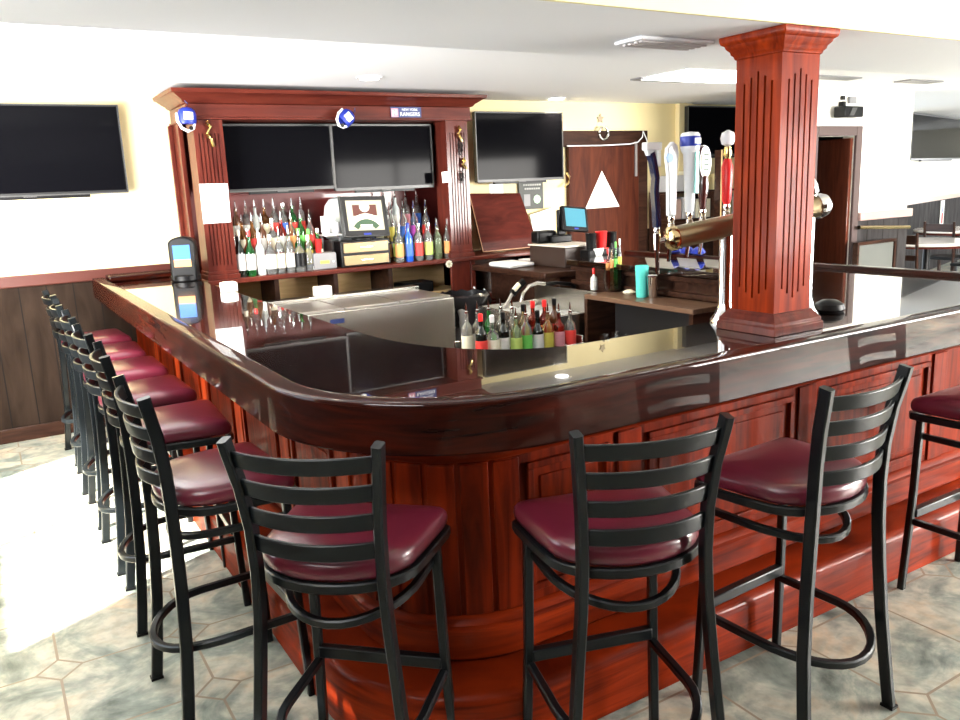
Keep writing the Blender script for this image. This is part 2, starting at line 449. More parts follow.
# dining room back wall, set at a slight angle
A_, B_ = Vector((10.4, 6.70, 0)), Vector((18, 8.97, 0))
dB = (B_-A_).normalized(); nB = Vector((dB.y, -dB.x, 0))
def angB(t, h, off): p = A_+dB*t+nB*off; return Vector((p.x, p.y, h))
def wallbox(t0, t1, h0, h1, o0, o1):
    return MB().hexa([angB(t0, h0, o0), angB(t1, h0, o0), angB(t1, h0, o1), angB(t0, h0, o1)], [angB(t0, h1, o0), angB(t1, h1, o0), angB(t1, h1, o1), angB(t0, h1, o1)])
struct('wall_dining', wallbox(.3, 8, 0, CEIL, -.1, 0), M['cream'])
struct('trim_9', wallbox(.3, 8, 0, 1.10, 0.001, .02), M['wainscot_grey'])
struct('trim_10', wallbox(.3, 8, 1.10, 1.17, 0.001, .05), mat('pinkish_chair_rail_far', (.55, .36, .30), .3, coat=.4))
# header beam over the front of the bar
struct('trim_11', MB().box(-1.04, 11, 1.835, 2.55, 2.094, CEIL-.001), M['ceiling'])
struct('trim_12', MB().box(-1.04, 11, 1.820, 1.834, 2.094, CEIL-.001), M['beam'])

# ------------------------------------------------------------------ bar
XO, YO, RR = .64, 1.65, .62
XR = 4.25; YE = 6.43; YR = 4.75
BT = 1.078   # height of the bar surface inside its raised rail
def outer(d, nseg=18, y_end=YE):
    """outline of the bar, offset inward by d"""
    P = [Vector((XO+d, y_end, 0)), Vector((XO+d, 4.2, 0))]
    c = Vector((XO+RR, YO+RR, 0)); r = RR-d
    for k in range(nseg+1):
        a = PI + (PI/2)*k/nseg; P.append(c+Vector((r*math.cos(a), r*math.sin(a), 0)))
    P.append(Vector((2.45, YO+d, 0)))
    c = Vector((XR-RR, YO+RR, 0))
    for k in range(nseg+1):
        a = -PI/2 + (PI/2)*k/nseg; P.append(c+Vector((r*math.cos(a), r*math.sin(a), 0)))
    P.append(Vector((XR-d, YR, 0)))
    return P
def bez(a, b, c, t): return a*(1-t)**2 + b*2*t*(1-t) + c*t*t
def inner(nseg=18, e=0):
    xi, yi, xr = XO+.60-e, 2.20-e, 3.62+e
    P = [Vector((xi, YE, 0)), Vector((xi, 4.2, 0))]
    for k in range(nseg+1): P.append(bez(Vector((xi, 2.97, 0)), Vector((xi+.02, yi+.1, 0)), Vector((1.70, yi, 0)), k/nseg))
    P.append(Vector((2.45, yi, 0)))
    for k in range(nseg+1): P.append(bez(Vector((2.62, yi, 0)), Vector((3.25, yi+.12, 0)), Vector((xr, 3.25, 0)), k/nseg))
    P.append(Vector((xr, YR, 0)))
    return P
def sweep(prof, mb=None):   # prof: (inset, z) closed polygon
    mb = mb or MB()
    cols = [outer(d) for d, z in prof]
    rows = [[cols[j][i]+Vector((0, 0, prof[j][1])) for j in range(len(prof))] for i in range(len(cols[0]))]
    return mb.strips(rows)
bar = thing('bar_counter', 'long curved mahogany bar counter with a glossy black-brown lacquered top', 'bar counter', (2.4, 1.9, 0))
ro, ri, ri2 = outer(.085), inner(), inner(e=.0)
rows = [[ro[i]+Vector((0, 0, 1.040)), ro[i]+Vector((0, 0, BT)), ri[i]+Vector((0, 0, BT)), ri[i]+Vector((0, 0, 1.040))] for i in range(len(ro))]
MB().strips(rows).build('bar_top', M['bartop'], bar, bev=.003, label='mirror-glossy black-brown bar top')
rail = [(0, 1.0885), (0, 1.092), (.002, 1.097), (.007, 1.0995), (.014, 1.100), (.064, 1.100), (.072, 1.098), (.080, 1.088), (.0845, 1.079), (.0845, 1.0605), (.020, 1.0605), (.020, 1.0885)]
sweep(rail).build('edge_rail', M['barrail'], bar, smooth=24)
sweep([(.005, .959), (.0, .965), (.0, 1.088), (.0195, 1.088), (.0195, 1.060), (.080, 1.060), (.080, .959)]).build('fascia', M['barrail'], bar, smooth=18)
sweep([(.10, 1.052), (.50, 1.052), (.50, 1.03), (.10, 1.03)]).build('subtop', M['darkwood'], bar) if False else None
# body behind the overhang
sweep([(.25, .22), (.25, .98), (.30, .98), (.30, .22)]).build('body', M['mahogany'], bar, smooth=18)
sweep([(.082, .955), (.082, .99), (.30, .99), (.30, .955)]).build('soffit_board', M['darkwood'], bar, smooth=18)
sweep([(.205, .955), (.205, .918), (.222, .908), (.226, .880), (.236, .862), (.249, .853), (.249, .955)]).build('crown_moulding', M['mahogany_h'], bar)
sweep([(.249, .375), (.240, .372), (.228, .360), (.222, .352), (.232, .346), (.222, .338), (.222, .330), (.249, .326)]).build('base_moulding', M['mahogany_h'], bar)
sweep([(.249, .326), (.236, .324), (.236, .235), (.249, .222)]).build('skirting', M['mahogany_h'], bar, smooth=18)
sweep([(.09, .004), (.09, .165), (.095, .185), (.108, .198), (.125, .204), (.30, .222), (.30, .004)]).build('plinth', M['mahogany_h'], bar, smooth=50)
# panels: raised frames set between stiles
def frame_on(p0, p1, z0, z1, nrm, m=M['mahogany']):
    p0, p1, nrm = Vector(p0), Vector(p1), Vector(nrm); u = (p1-p0).normalized(); Z = Vector((0, 0, 1))
    mb = MB()
    def b(a0, a1, h0, h1, o0, o1):
        q = [p0+u*a+nrm*o for a, o in ((a0, o0), (a1, o0), (a1, o1), (a0, o1))]
        mb.hexa([v+Z*h0 for v in q], [v+Z*h1 for v in q])
    W = (p1-p0).length; t = .022
    b(0, W, z0, z0+t, .0005, .014); b(0, W, z1-t, z1, .0005, .014); b(0, t, z0+t, z1-t, .0005, .014); b(W-t, W, z0+t, z1-t, .0005, .014)
    t2 = .05
    b(t2, W-t2, z0+t2, z1-t2, .0005, .006)
    return mb
def stile(p, u, nrm, w, z0, z1, o=.010):
    p, u, nrm, Z = Vector(p), Vector(u), Vector(nrm), Vector((0, 0, 1)); q = [p+u*a+nrm*k for a, k in ((-w/2, 0.0005), (w/2, 0.0005), (w/2, o), (-w/2, o))]
    return MB().hexa([v+Z*z0 for v in q], [v+Z*z1 for v in q])
yb = YO+.25
for x in (1.68, 2.56, 3.44): stile((x, yb, 0), (1, 0, 0), (0, -1, 0), .10, .376, .850).build('stile', M['mahogany'], bar, bev=.003)
for a, b in ((1.28, 1.60), (1.76, 2.48), (2.64, 3.36)): frame_on((a, yb, 0), (b, yb, 0), .41, .825, (0, -1, 0)).build('panel', M['mahogany'], bar, bev=.004)
xb = XO+.25
ys = [2.36, 2.96, 3.62, 4.28, 4.94, 5.60]
for y in ys: stile((xb, y, 0), (0, -1, 0), (-1, 0, 0), .11, .376, .850).build('stile', M['column'], bar, bev=.003)
for a, b in zip(ys[1:], ys[:-1]): frame_on((xb, a-.09, 0), (xb, b+.09, 0), .41, .825, (-1, 0, 0)).build('panel', M['mahogany'], bar, bev=.004)
# curved corner: vertical boards
for k in range(6):
    a0 = PI + PI/2*(k+.07)/6; a1 = PI + PI/2*(k+.93)/6
    c = Vector((XO+RR, YO+RR, 0)); pts = []
    rows = []
    for j in range(5):
        a = a0+(a1-a0)*j/4; e = Vector((math.cos(a), math.sin(a), 0))
        rr = .370
        rows.append([c+e*(rr+.0005)+Vector((0, 0, .376)), c+e*(rr+.009)+Vector((0, 0, .376)), c+e*(rr+.009)+Vector((0, 0, .850)), c+e*(rr+.0005)+Vector((0, 0, .850))])
    MB().strips(rows).build('curved_board', M['mahogany'], bar, bev=.003)
# inner face of the right leg: shelf boards with grey-brown edges seen from within
def rbox(x0, x1, y0, y1, z0, z1, nm, m, par=bar, bev=.003): return MB().box(x0, x1, y0, y1, z0, z1).build(nm, m, par, bev=bev)
rbox(3.70, 3.74, 3.2, YR, .22, 1.03, 'inner_panel', M['darkwood'])
rbox(3.655, 3.70, 3.27, YR, .90, .93, 'ledge', M['darkwood'])
rbox(3.655, 3.70, 3.27, YR, 1.00, 1.03, 'ledge', M['darkwood'])
rbox(XO+.30, XO+.50, 2.9, YE-.02, .99, 1.05, 'inner_support', M['darkwood'])
rbox(1.3, 3.2, 1.96, 2.06, .99, 1.05, 'inner_support', M['darkwood'])
# raised end board where the bar meets the wainscot
MB().box(.73, 1.22, 6.20, 6.41, 1.0785, 1.118).build('bar_end_board', M['barrail'], bar, bev=.008)

# fluted column standing on the bar
cx0, cx1, cy0, cy1 = 2.275, 2.541, 1.823, 2.089
ccx, ccy = (cx0+cx1)/2, (cy0+cy1)/2
colm = thing('column', 'square fluted mahogany column standing on the bar under the ceiling beam', 'column', (ccx, ccy, BT))
def sq(h, z): return [(ccx-h, ccy-h, z), (ccx+h, ccy-h, z), (ccx+h, ccy+h, z), (ccx-h, ccy+h, z)]
def stack(levels):
    return MB().strips([[Vector(p) for p in sq(h, z)] for h, z in levels])
hs = .095
def fluted(hs, z0, z1, fl):     # shaft with real grooves on all sides
    mb = MB(); n = 5; gw = .0085; gd = .007; pitch = hs*2/6.6
    mb.add(sq(hs-gd, z0)+sq(hs-gd, z1), [(3, 2, 1, 0), (4, 5, 6, 7), (0, 1, 5, 4), (1, 2, 6, 5), (2, 3, 7, 6), (3, 0, 4, 7)])
    for k in range(4):
        Rz = Matrix.Translation((ccx, ccy, 0)) @ Matrix.Rotation(k*PI/2, 4, 'Z')
        e_ = hs if k % 2 == 0 else hs-gd
        edges = [-e_]
        for i in range(n):
            c = (i-(n-1)/2)*pitch; edges += [c-gw/2, c+gw/2]
        edges.append(e_)
        for i in range(0, len(edges), 2):
            mb.box(edges[i], edges[i+1], -hs, -hs+gd, z0, z1, Rz)
        for i in range(n):
            c = (i-(n-1)/2)*pitch; t = (1-abs(i-2)/2)*.035
            mb.box(c-gw/2, c+gw/2, -hs, -hs+gd, z0, z0+fl-t, Rz); mb.box(c-gw/2, c+gw/2, -hs, -hs+gd, z1-fl+t, z1, Rz)
    return mb
fluted(hs, 1.150, 2.018, .085).build('shaft', M['column'], colm)
stack([(.131, 1.0785), (.131, 1.105), (.125, 1.110), (.125, 1.122), (.119, 1.127), (.113, 1.138), (.107, 1.142), (.101, 1.152)]).build('base', M['cherry'], colm, bev=.002)
stack([(.097, 2.015), (.101, 2.018), (.103, 2.026), (.110, 2.033), (.112, 2.042), (.122, 2.053), (.125, 2.062), (.134, 2.068), (.138, 2.078), (.138, 2.092), (.02, 2.0925)]).build('capital', M['column'], colm, bev=.002)

# ------------------------------------------------------------------ bar stools
def make_stool(label, loc, rz):
    t = thing('bar_stool', label, 'bar stool', (0, 0, 0), 0, 'burgundy seated ladder-back bar stools around the bar')
    # seat outline: square front, rounded back
    def outline(hw, yb, yf, n=14):
        P = [(hw*.95, yf), (hw*1.02, yf-.012), (hw*1.03, yf-.04), (hw*.985, yf-.16)]
        for k in range(n+1):
            a = -PI*k/n
            x = math.cos(a)*hw*.95; y = math.sin(a)
            P.append((x, (yb+.15)+y*.15 if True else 0))
        P += [(-hw*.985, yf-.16), (-hw*1.03, yf-.04), (-hw*1.02, yf-.012), (-hw*.95, yf)]
        return P
    base = outline(.215, -.20, .185)
    rows = []
    for s_, z in ((.90, .722), (.965, .724), (.99, .732), (1.0, .745), (.99, .760), (.96, .771), (.88, .779), (.70, .785), (.35, .788), (.02, .789)):
        rows.append([Vector((x*s_, (y+.01)*s_-.01, z)) for x, y in base])
    MB().strips(rows).build('seat', M['vinyl'], t, world=False, smooth=60)
    ring = outline(.212, -.195, .18)
    MB().tube([(x, y, .708) for x, y in ring], .026, closed=True, w=.020).build('seat_frame', M['black_steel'], t, world=False)
    for s_ in (-1, 1):
        pts = [(.213, -.232, 0), (.206, -.218, .12), (.194, -.200, .30), (.178, -.190, .48), (.166, -.186, .62), (.161, -.186, .74), (.163, -.190, .85), (.172, -.203, .96), (.184, -.222, 1.05), (.187, -.227, 1.078)]
        MB().tube([(s_*x, y, z) for x, y, z in pts], .036, w=.024, up=(0, 1, 0)).build('rear_leg', M['black_steel'], t, world=False)
        MB().tube([(s_*.205, .170, 0), (s_*.192, .158, .36), (s_*.186, .152, .70)], .026, w=.026, up=(0, 1, 0)).build('front_leg', M['black_steel'], t, world=False)
        MB().box(s_*.213-.016, s_*.213+.016, -.252, -.212, 0.0005, .010).build('foot_cap', M['black'], [c for c in t.children if c.name.startswith('rear_leg')][-1], world=False)
    zs = (1.030, .958, .886, .814)
    def hwx(z):
        T = ((.74, .161, -.186), (.85, .163, -.190), (.96, .172, -.203), (1.05, .184, -.222), (1.1, .19, -.23))
        for a, b in zip(T[:-1], T[1:]):
            if a[0] <= z <= b[0]:
                k = (z-a[0])/(b[0]-a[0]); return a[1]+(b[1]-a[1])*k, a[2]+(b[2]-a[2])*k
    for z in zs:
        rows = []
        N = 10
        for i in range(N+1):
            u = -1+2*i/N; r = []
            for dz_, dy in ((-.021, -.006), (.021, -.006), (.021, .006), (-.021, .006)):
                hx, hy = hwx(z+dz_); bow = -.042*(1-u*u)
                r.append(Vector((u*(hx-.008), hy+bow+dy, z+dz_)))
            rows.append(r)
        MB().strips(rows).build('back_slat', M['black_steel'], t, world=False, bev=.003)
    # upper brace ring and foot ring, both open to the front
    def uring(z0, z1, hw, yb, name, r, yf=.150):
        pts = [(hw, yf, z0)]
        n = 16
        for k in range(n+1):
            a = -PI*k/n
            x = math.cos(a); y = math.sin(a)
            zz = z0+(z1-z0)*(y*y)
            pts.append((hw*x, yb+.20+y*.20, zz))
        pts.append((-hw, yf, z0))
        MB().tube(pts, r, w=r).build(name, M['black_steel'], t, world=False)
    uring(.625, .600, .172, -.165, 'upper_ring', .022)
    uring(.285, .255, .190, -.255, 'foot_ring', .024)
    MB().box(-.185, .185, .140, .168, .300, .335).build('front_footrest', M['black_steel'], t, world=False, bev=.004)
    t.location = loc; t.rotation_euler = (0, 0, rz); t.scale = (1, 1, 1.008)
    return t
stool_specs = [
    ('ladder-back bar stool at the bar corner, directly right of the row along the left side', (.554+.21*.70, 1.7185+.21*.714), -.775),
    ('middle foreground bar stool, its ladder back directly below the bar curve', (1.240+.218*.285, 1.322+.218*.958), -.289),
    ('ladder-back bar stool in front of the column, its burgundy seat tucked under the bar', (1.969, 1.279+.225), .046),
    ('rightmost bar stool, only its seat and front legs inside the picture', (3.12, 1.52), .0),
    ('nearest stool of the row along the left side of the bar', (.545, 2.585), -PI/2+.04),
    ('second nearest stool of the row along the left side of the bar', (.555, 3.33), -PI/2-.05),
    ('third stool from the camera in the row along the left side', (.55, 3.95), -PI/2+.03),
    ('fourth stool from the camera in the row along the left side', (.55, 4.56), -PI/2),
    ('fifth stool from the camera in the row along the left side', (.545, 5.16), -PI/2-.03),
    ('farthest stool of the left row, next to the wainscot wall', (.545, 5.78), -PI/2+.05),
]
st0 = None
for lab, (x, y), rz in stool_specs:
    if st0 is None:
        st0 = make_stool(lab, (x, y, 0), rz)
    else:
        s = copy_tree(st0); s['label'] = lab; s.location = (x, y, 0); s.rotation_euler = (0, 0, rz)

# ------------------------------------------------------------------ back bar
bb = thing('back_bar', 'cherry-red back bar with heavy cornice and two fluted columns against the rear wall', 'back bar', (2.42, 6.1, 0))
YF = 5.90
XL, XRb = 1.342, 3.51
SH = 1.055   # shelf top
def bbx(x0, x1, y0, y1, z0, z1, nm, m=M['cherry'], par=bb, bev=.003, label=None): return MB().box(x0, x1, y0, y1, z0, z1).build(nm, m, par, bev=bev, label=label)
# cornice with a flared profile on three sides
def cornice(levels, yb_=6.43):
    rows = []
    for p, z in levels:
        rows.append([Vector((XL-.03-p, yb_, z)), Vector((XL-.03-p, YF-p, z)), Vector((XRb+.03+p, YF-p, z)), Vector((XRb+.03+p, yb_, z))])
    return MB().strips(rows)
cornice([(.0, 2.255), (.02, 2.262), (.035, 2.280), (.055, 2.292), (.085, 2.313), (.105, 2.320), (.112, 2.345), (.02, 2.350)]).build('cornice', M['cherry_h'], bb, bev=.002)
cornice([(.0, 2.150), (.015, 2.153), (.015, 2.165), (.003, 2.168), (.003, 2.254), (-.01, 2.2545)]).build('frieze', M['cherry_h'], bb, bev=.002)
for x0, lab in ((XL, None), (XRb-.20, None)):
    c = thing('dummy', 'x', 'x'); bpy.data.objects.remove(c)
    mb = MB(); w = .20; n = 6; gw = .010; gd = .008; p = .026
    mb.box(x0, x0+w, YF+gd, YF+.20, SH, 2.15)
    edges = [x0]
    for i in range(n):
        cc = x0+w/2+(i-(n-1)/2)*p; edges += [cc-gw/2, cc+gw/2]
    edges.append(x0+w)
    for i in range(0, len(edges), 2): mb.box(edges[i], edges[i+1], YF, YF+gd, SH, 2.15)
    for i in range(n):
        cc = x0+w/2+(i-(n-1)/2)*p
        mb.box(cc-gw/2, cc+gw/2, YF, YF+gd, SH, SH+.10); mb.box(cc-gw/2, cc+gw/2, YF, YF+gd, 2.06, 2.15)
    pil = mb.build('fluted_column', M['cherry'], bb)
    o = MB().box(x0-.015, x0+w+.015, YF-.015, YF+.21, SH, SH+.035).box(x0-.008, x0+w+.008, YF-.008, YF+.205, SH+.035, SH+.06).build('column_base', M['cherry'], pil, bev=.004)
bbx(XL-.03, XL+.0, 6.22, 6.43, 0, 2.15, 'side_board')
bbx(XL-.06, XL-.031, 6.40, 6.435, 0, 2.15, 'edge_strip')
bbx(XRb-.02, XRb+.01, 6.12, 6.43, 0, 2.15, 'side_board')
bbx(XL, XRb-.02, 6.405, 6.43, SH, 2.15, 'back_panel', mat('backbar_dark_panel', (.13, .018, .016), .4, coat=.3))
bbx(XL-.02, 4.40, YF-.03, 6.43, SH-.035, SH, 'shelf', M['cherry_h'], bev=.006)
bbx(XL+.02, XRb-.02, 6.38, 6.42, .30, SH-.036, 'lower_back_panel', M['undershelf'], label='tan board below the bottle shelf')
for x in (1.85, 2.32, 2.79): bbx(x-.018, x+.018, 6.0, 6.37, .80, SH-.036, 'bracket', M['darkwood'])
bbx(XRb-.02, XRb+.02, YF, 6.42, 0, SH-.036, 'divider')
bbx(3.30, 3.48, YF, 5.93, .3, SH-.036, 'front_stile')
# open cubby right of the divider
bbx(XRb+.02, 4.38, 6.38, 6.42, 0, SH-.036, 'cubby_back', M['darkwood'])
bbx(4.34, 4.38, YF, 6.37, 0, SH-.036, 'divider')
bbx(XRb+.021, 4.339, YF+.02, 6.37, .62, .645, 'cubby_shelf', M['cherry_h'])
# stepped riser for the back rows of bottles
for a, b in ((1.56, 2.24), (2.74, 3.27)):
    bbx(a, b, 6.10, 6.22, SH+.0005, SH+.11, 'bottle_step', M['darkwood'])
    bbx(a, b, 6.2205, 6.34, SH+.0005, SH+.21, 'bottle_step', M['darkwood'])

# ------------------------------------------------------------------ televisions
def tv(label, corners_y, yplane, depth=.05, ang=0, group=None, logo=True):
    (x0, z0), (x1, z1) = corners_y
    t = thing('television', label, 'television', ((x0+x1)/2, yplane, (z0+z1)/2), ang, group)
    w, h = (x1-x0), (z1-z0)
    MB().box(-w/2, w/2, 0, depth, -h/2, h/2).build('casing', M['bezel'], t, world=False, bev=.004)
    MB().box(-w/2+.012, w/2-.012, -.003, -.0005, -h/2+.020, h/2-.012).build('screen', M['screen'], t, world=False)
    mb = MB()
    mb.box(-w/2-.002, -w/2+.006, -.005, .0, -h/2, h/2).box(w/2-.006, w/2+.002, -.005, 0, -h/2, h/2).box(-w/2, w/2, -.005, 0, -h/2-.003, -h/2+.006).box(-w/2, w/2, -.005, 0, h/2-.004, h/2+.002)
    mb.build('bezel', M['silver_bezel'], t, world=False)
    MB().box(-.04, .04, -.008, -.001, -h/2-.010, -h/2-.0035).build('logo_plate', M['silver_bezel'], t, world=False)
    MB().box(-w*.3, w*.3, .012, depth-.005, -h/2-.022, -h/2-.0005).build('sensor_bar', M['black'], t, world=False)
    MB().box(-.12, .12, depth, depth+.05, -.12, .12).build('wall_bracket', M['black'], t, world=False)
    return t
def zz(px, py, y): p = atY(px, py, y); return (p.x, p.z)
a = atY(-60, 196, 6.30); b = atY(128, 192, 6.30); c_ = atY(118, 105, 6.30)
tv('large black flat television on the beige wall left of the back bar', ((b.x-1.23, 1.69), (b.x+.01, 2.285)), 6.345, .05)
def tv_px(label, pxs, Y, depth=.04):
    (xa, ya), (xb_, yb_) = pxs
    p, q = atY(xa, yb_, Y), atY(xb_, ya, Y)
    return tv(label, ((p.x, p.z), (q.x, q.z)), Y, depth)
t1 = tv_px('left one of the two black televisions mounted side by side in the back bar', ((227, 124.5), (330, 192.5)), 6.05)
t2 = tv_px('right one of the two black televisions mounted in the back bar, above the register', ((335.5, 124.5), (430.5, 191)), 6.05)
bbx(1.54, 3.30, 6.16, 6.20, 1.72, 2.149, 'tv_mount_board', M['black'])
t3 = tv('black television above the slanted wooden panel, right of the back bar', ((3.80, 1.66), (4.745, 2.26)), 6.25, .05)
MB().box(-.1, .1, .06, BW-6.25-.002, -.1, .1).build('wall_mount', M['black'], t3, world=False)
p = atY(688, 107, 6.30); q = atY(790, 166, 6.30)
t4 = tv('dark television hung high behind the tap handles, partly behind the column', ((p.x, 1.84), (7.35, 2.345)), 6.30, .05)
# television of the dining room
pa = Vector((12.0, 7.10, 0)); 
da1 = (_ray(914, 137)); 
def hit_wallB(px, py, off=.12):
    d = _ray(px, py); o = Vector((0, 0, CAM_H)); P0 = A_+nB*off
    t = (P0-o).dot(nB)/d.dot(nB); return o+d*t
h1, h2 = hit_wallB(912, 113), hit_wallB(912, 160)
angle = math.atan2(dB.y, dB.x)
t5 = tv('large television on the dining room wall at the right edge, reflecting bright windows', ((0, 0), (1, 1)), 0, .05)
bpy.data.objects.remove(t5) if False else None
for ch in list(t5.children): bpy.data.objects.remove(ch)
bpy.data.objects.remove(t5)
W5, H5 = 3.0, (h1.z-h2.z)
t5 = tv('large television on the dining room wall at the right edge of the picture', ((-W5/2, -H5/2), (W5/2, H5/2)), 0, .05, angle)
c5 = (h1+h2)/2 + dB*W5/2; t5.location = c5

# ------------------------------------------------------------------ bottles
def bottle(label, x, y, z, kind='tall', g='clear', lab='white', cap='black', h=.29, r=.036, group=None, n=14):
    prof = {
      'tall': [(r*.95, 0), (r, .008), (r, h*.60), (r*.92, h*.66), (r*.42, h*.76), (r*.36, h*.80), (r*.36, h*.93)],
      'wine': [(r*.95, 0), (r, .008), (r, h*.52), (r*.9, h*.60), (r*.48, h*.70), (r*.38, h*.76), (r*.36, h*.93)],
      'stout': [(r*1.12, 0), (r*1.2, .01), (r*1.2, h*.50), (r*1.05, h*.60), (r*.42, h*.68), (r*.36, h*.72), (r*.38, h*.90)],
      'slim': [(r*.80, 0), (r*.84, .008), (r*.84, h*.66), (r*.70, h*.72), (r*.36, h*.80), (r*.33, h*.93)],
      'cone': [(r*1.1, 0), (r*1.15, .01), (r*.95, h*.45), (r*.5, h*.68), (r*.36, h*.76), (r*.36, h*.92)],
    }[kind]
    o = MB().lathe(prof, (0, 0, 0), n).build('bottle', G[g], None, world=False, smooth=50)
    o.location = (x, y, z)
    tag(o, label, 'bottle', group)
    rl = {'tall': r, 'wine': r, 'stout': r*1.2, 'slim': r*.84, 'cone': r*1.12}[kind]
    if lab:
        z0, z1 = (h*.14, h*.50) if kind != 'cone' else (h*.08, h*.30)
        k0 = MB(); m_ = 18; vs = []; 
        rows = []
        for k in range(m_+1):
            a = -PI/2-1.9+3.8*k/m_
            e = Vector((math.cos(a), math.sin(a), 0))
            r0 = rl+.0004; 
            rows.append([e*r0+Vector((0, 0, z0)), e*(r0+.0012)+Vector((0, 0, z0)), e*(r0+.0012)+Vector((0, 0, z1)), e*r0+Vector((0, 0, z1))])
        k0.strips(rows).build('bottle_label', L[lab], o, world=False)
    top = prof[-1][1]
    if cap == 'pourer':
        MB().lathe([(.010, top), (.011, top+.012), (.006, top+.016), (.0045, top+.045), (.003, top+.062)], (0, 0, 0), 8).build('pour_spout', M['chrome'], o, world=False)
    else:
        MB().lathe([(r*.40, top-.012), (r*.42, top), (r*.42, top+.026), (r*.30, top+.030)], (0, 0, 0), 10).build('cap', C[cap], o, world=False)
    return o
ordn = ['first', 'second', 'third', 'fourth', 'fifth', 'sixth', 'seventh', 'eighth', 'ninth', 'tenth', 'eleventh', 'twelfth']
gname = {'clear': 'clear', 'green': 'green', 'dark': 'near-black', 'amber': 'amber', 'blue': 'cobalt blue', 'pale': 'pale green', 'brown': 'brown', 'frost': 'frosted', 'red': 'red', 'gold': 'golden'}
def row(specs, x0, x1, y, z, where, group, hm=1.0):
    n = len(specs)
    for i, (kind, g, lab, cap, h) in enumerate(specs):
        x = x0+(x1-x0)*i/(n-1)
        l_ = '%s bottle%s, %s from left in the %s' % (gname[g], (', %s label' % lab) if lab else '', ordn[i], where)
        bottle(l_, x, y+random.uniform(-.008, .008), z, kind, g, lab, cap, h*hm, .033, group)
S0 = SH+.0005
xL0, xL1 = atY(241, 272, 5.98).x, atY(309, 268, 5.98).x
row([('wine', 'dark', 'white', 'cream', .33), ('wine', 'green', 'white', 'red', .32), ('tall', 'frost', 'white', 'white', .30), ('stout', 'clear', 'white', 'cream', .29), ('tall', 'clear', 'cream', 'pourer', .29), ('tall', 'clear', 'white', 'pourer', .29), ('stout', 'clear', 'black', 'pourer', .28), ('cone', 'clear', None, 'cream', .26)],
    xL0, xL1, 5.96, S0, 'front row left of register', 'front row of liquor bottles left of the register')
row([('wine', 'dark', 'cream', 'pourer', .31), ('tall', 'amber', 'orange', 'pourer', .30), ('tall', 'brown', 'red', 'pourer', .30), ('stout', 'amber', 'white', 'black', .28), ('tall', 'clear', 'red', 'pourer', .30), ('tall', 'clear', 'white', 'pourer', .31), ('tall', 'green', 'yellow', 'green', .31), ('tall', 'pale', 'yellow', 'green', .30), ('tall', 'green', 'cream', 'silver', .30)],
    1.60, 2.22, 6.055, S0, 'second row left of register', 'second row of liquor bottles left of the register')
row([('tall', 'clear', 'white', 'pourer', .29), ('tall', 'amber', 'cream', 'pourer', .29), ('tall', 'amber', 'red', 'pourer', .30), ('tall', 'brown', 'white', 'pourer', .29), ('stout', 'clear', 'cream', 'silver', .29), ('tall', 'red', 'white', 'pourer', .30), ('tall', 'gold', 'orange', 'pourer', .30), ('tall', 'green', 'green', 'pourer', .30), ('tall', 'clear', 'red', 'pourer', .30)],
    1.60, 2.20, 6.16, SH+.1115, 'middle step left of register', 'bottles on the lower step left of the register')
row([('tall', 'clear', 'cream', 'pourer', .27), ('tall', 'brown', 'white', 'pourer', .27), ('slim', 'clear', 'white', 'pourer', .27), ('tall', 'frost', None, 'pourer', .27), ('tall', 'amber', 'cream', 'pourer', .27), ('tall', 'clear', 'red', 'pourer', .28), ('tall', 'clear', 'blue', 'silver', .27), ('tall', 'green', 'red', 'pourer', .27), ('slim', 'clear', 'red', 'pourer', .28)],
    1.60, 2.18, 6.28, SH+.2115, 'back step left of register', 'bottles on the top step left of the register', 1.08)
xr0, xr1 = atY(399, 262, 5.98).x, atY(448, 256, 5.98).x
row([('tall', 'clear', 'orange', 'silver', .29), ('tall', 'blue', 'blue', 'blue', .30), ('tall', 'clear', 'red', 'silver', .29), ('tall', 'clear', 'lime', 'silver', .29), ('tall', 'pale', None, 'pourer', .28), ('tall', 'clear', 'orange', 'pourer', .28)],
    xr0, xr1-.01, 5.96, S0, 'front row right of register', 'front row of liquor bottles right of the register')
row([('tall', 'gold', 'orange', 'pourer', .29), ('tall', 'pale', 'lime', 'pourer', .29), ('tall', 'clear', 'yellow', 'pourer', .29), ('tall', 'clear', 'white', 'pourer', .29), ('tall', 'clear', 'pink', 'pourer', .29), ('tall', 'clear', 'white', 'pourer', .29)],
    2.80, 3.26, 6.055, S0, 'second row right of register', 'second row of liquor bottles right of the register')
row([('tall', 'clear', 'cream', 'pourer', .30), ('tall', 'clear', 'yellow', 'pourer', .30), ('tall', 'clear', 'blue', 'pourer', .30), ('tall', 'clear', 'purple', 'pourer', .30), ('tall', 'clear', 'red', 'pourer', .30)],
    2.80, 3.22, 6.16, SH+.1115, 'middle step right of register', 'bottles on the lower step right of the register', 1.1)
row([('tall', 'blue', 'white', 'pourer', .27), ('tall', 'clear', 'white', 'pourer', .27), ('tall', 'frost', 'white', 'pourer', .27), ('tall', 'clear', 'pink', 'pourer', .27), ('tall', 'clear', 'blue', 'pourer', .27)],
    2.80, 3.20, 6.28, SH+.2115, 'back step right of register', 'bottles on the top step right of the register', 1.18)

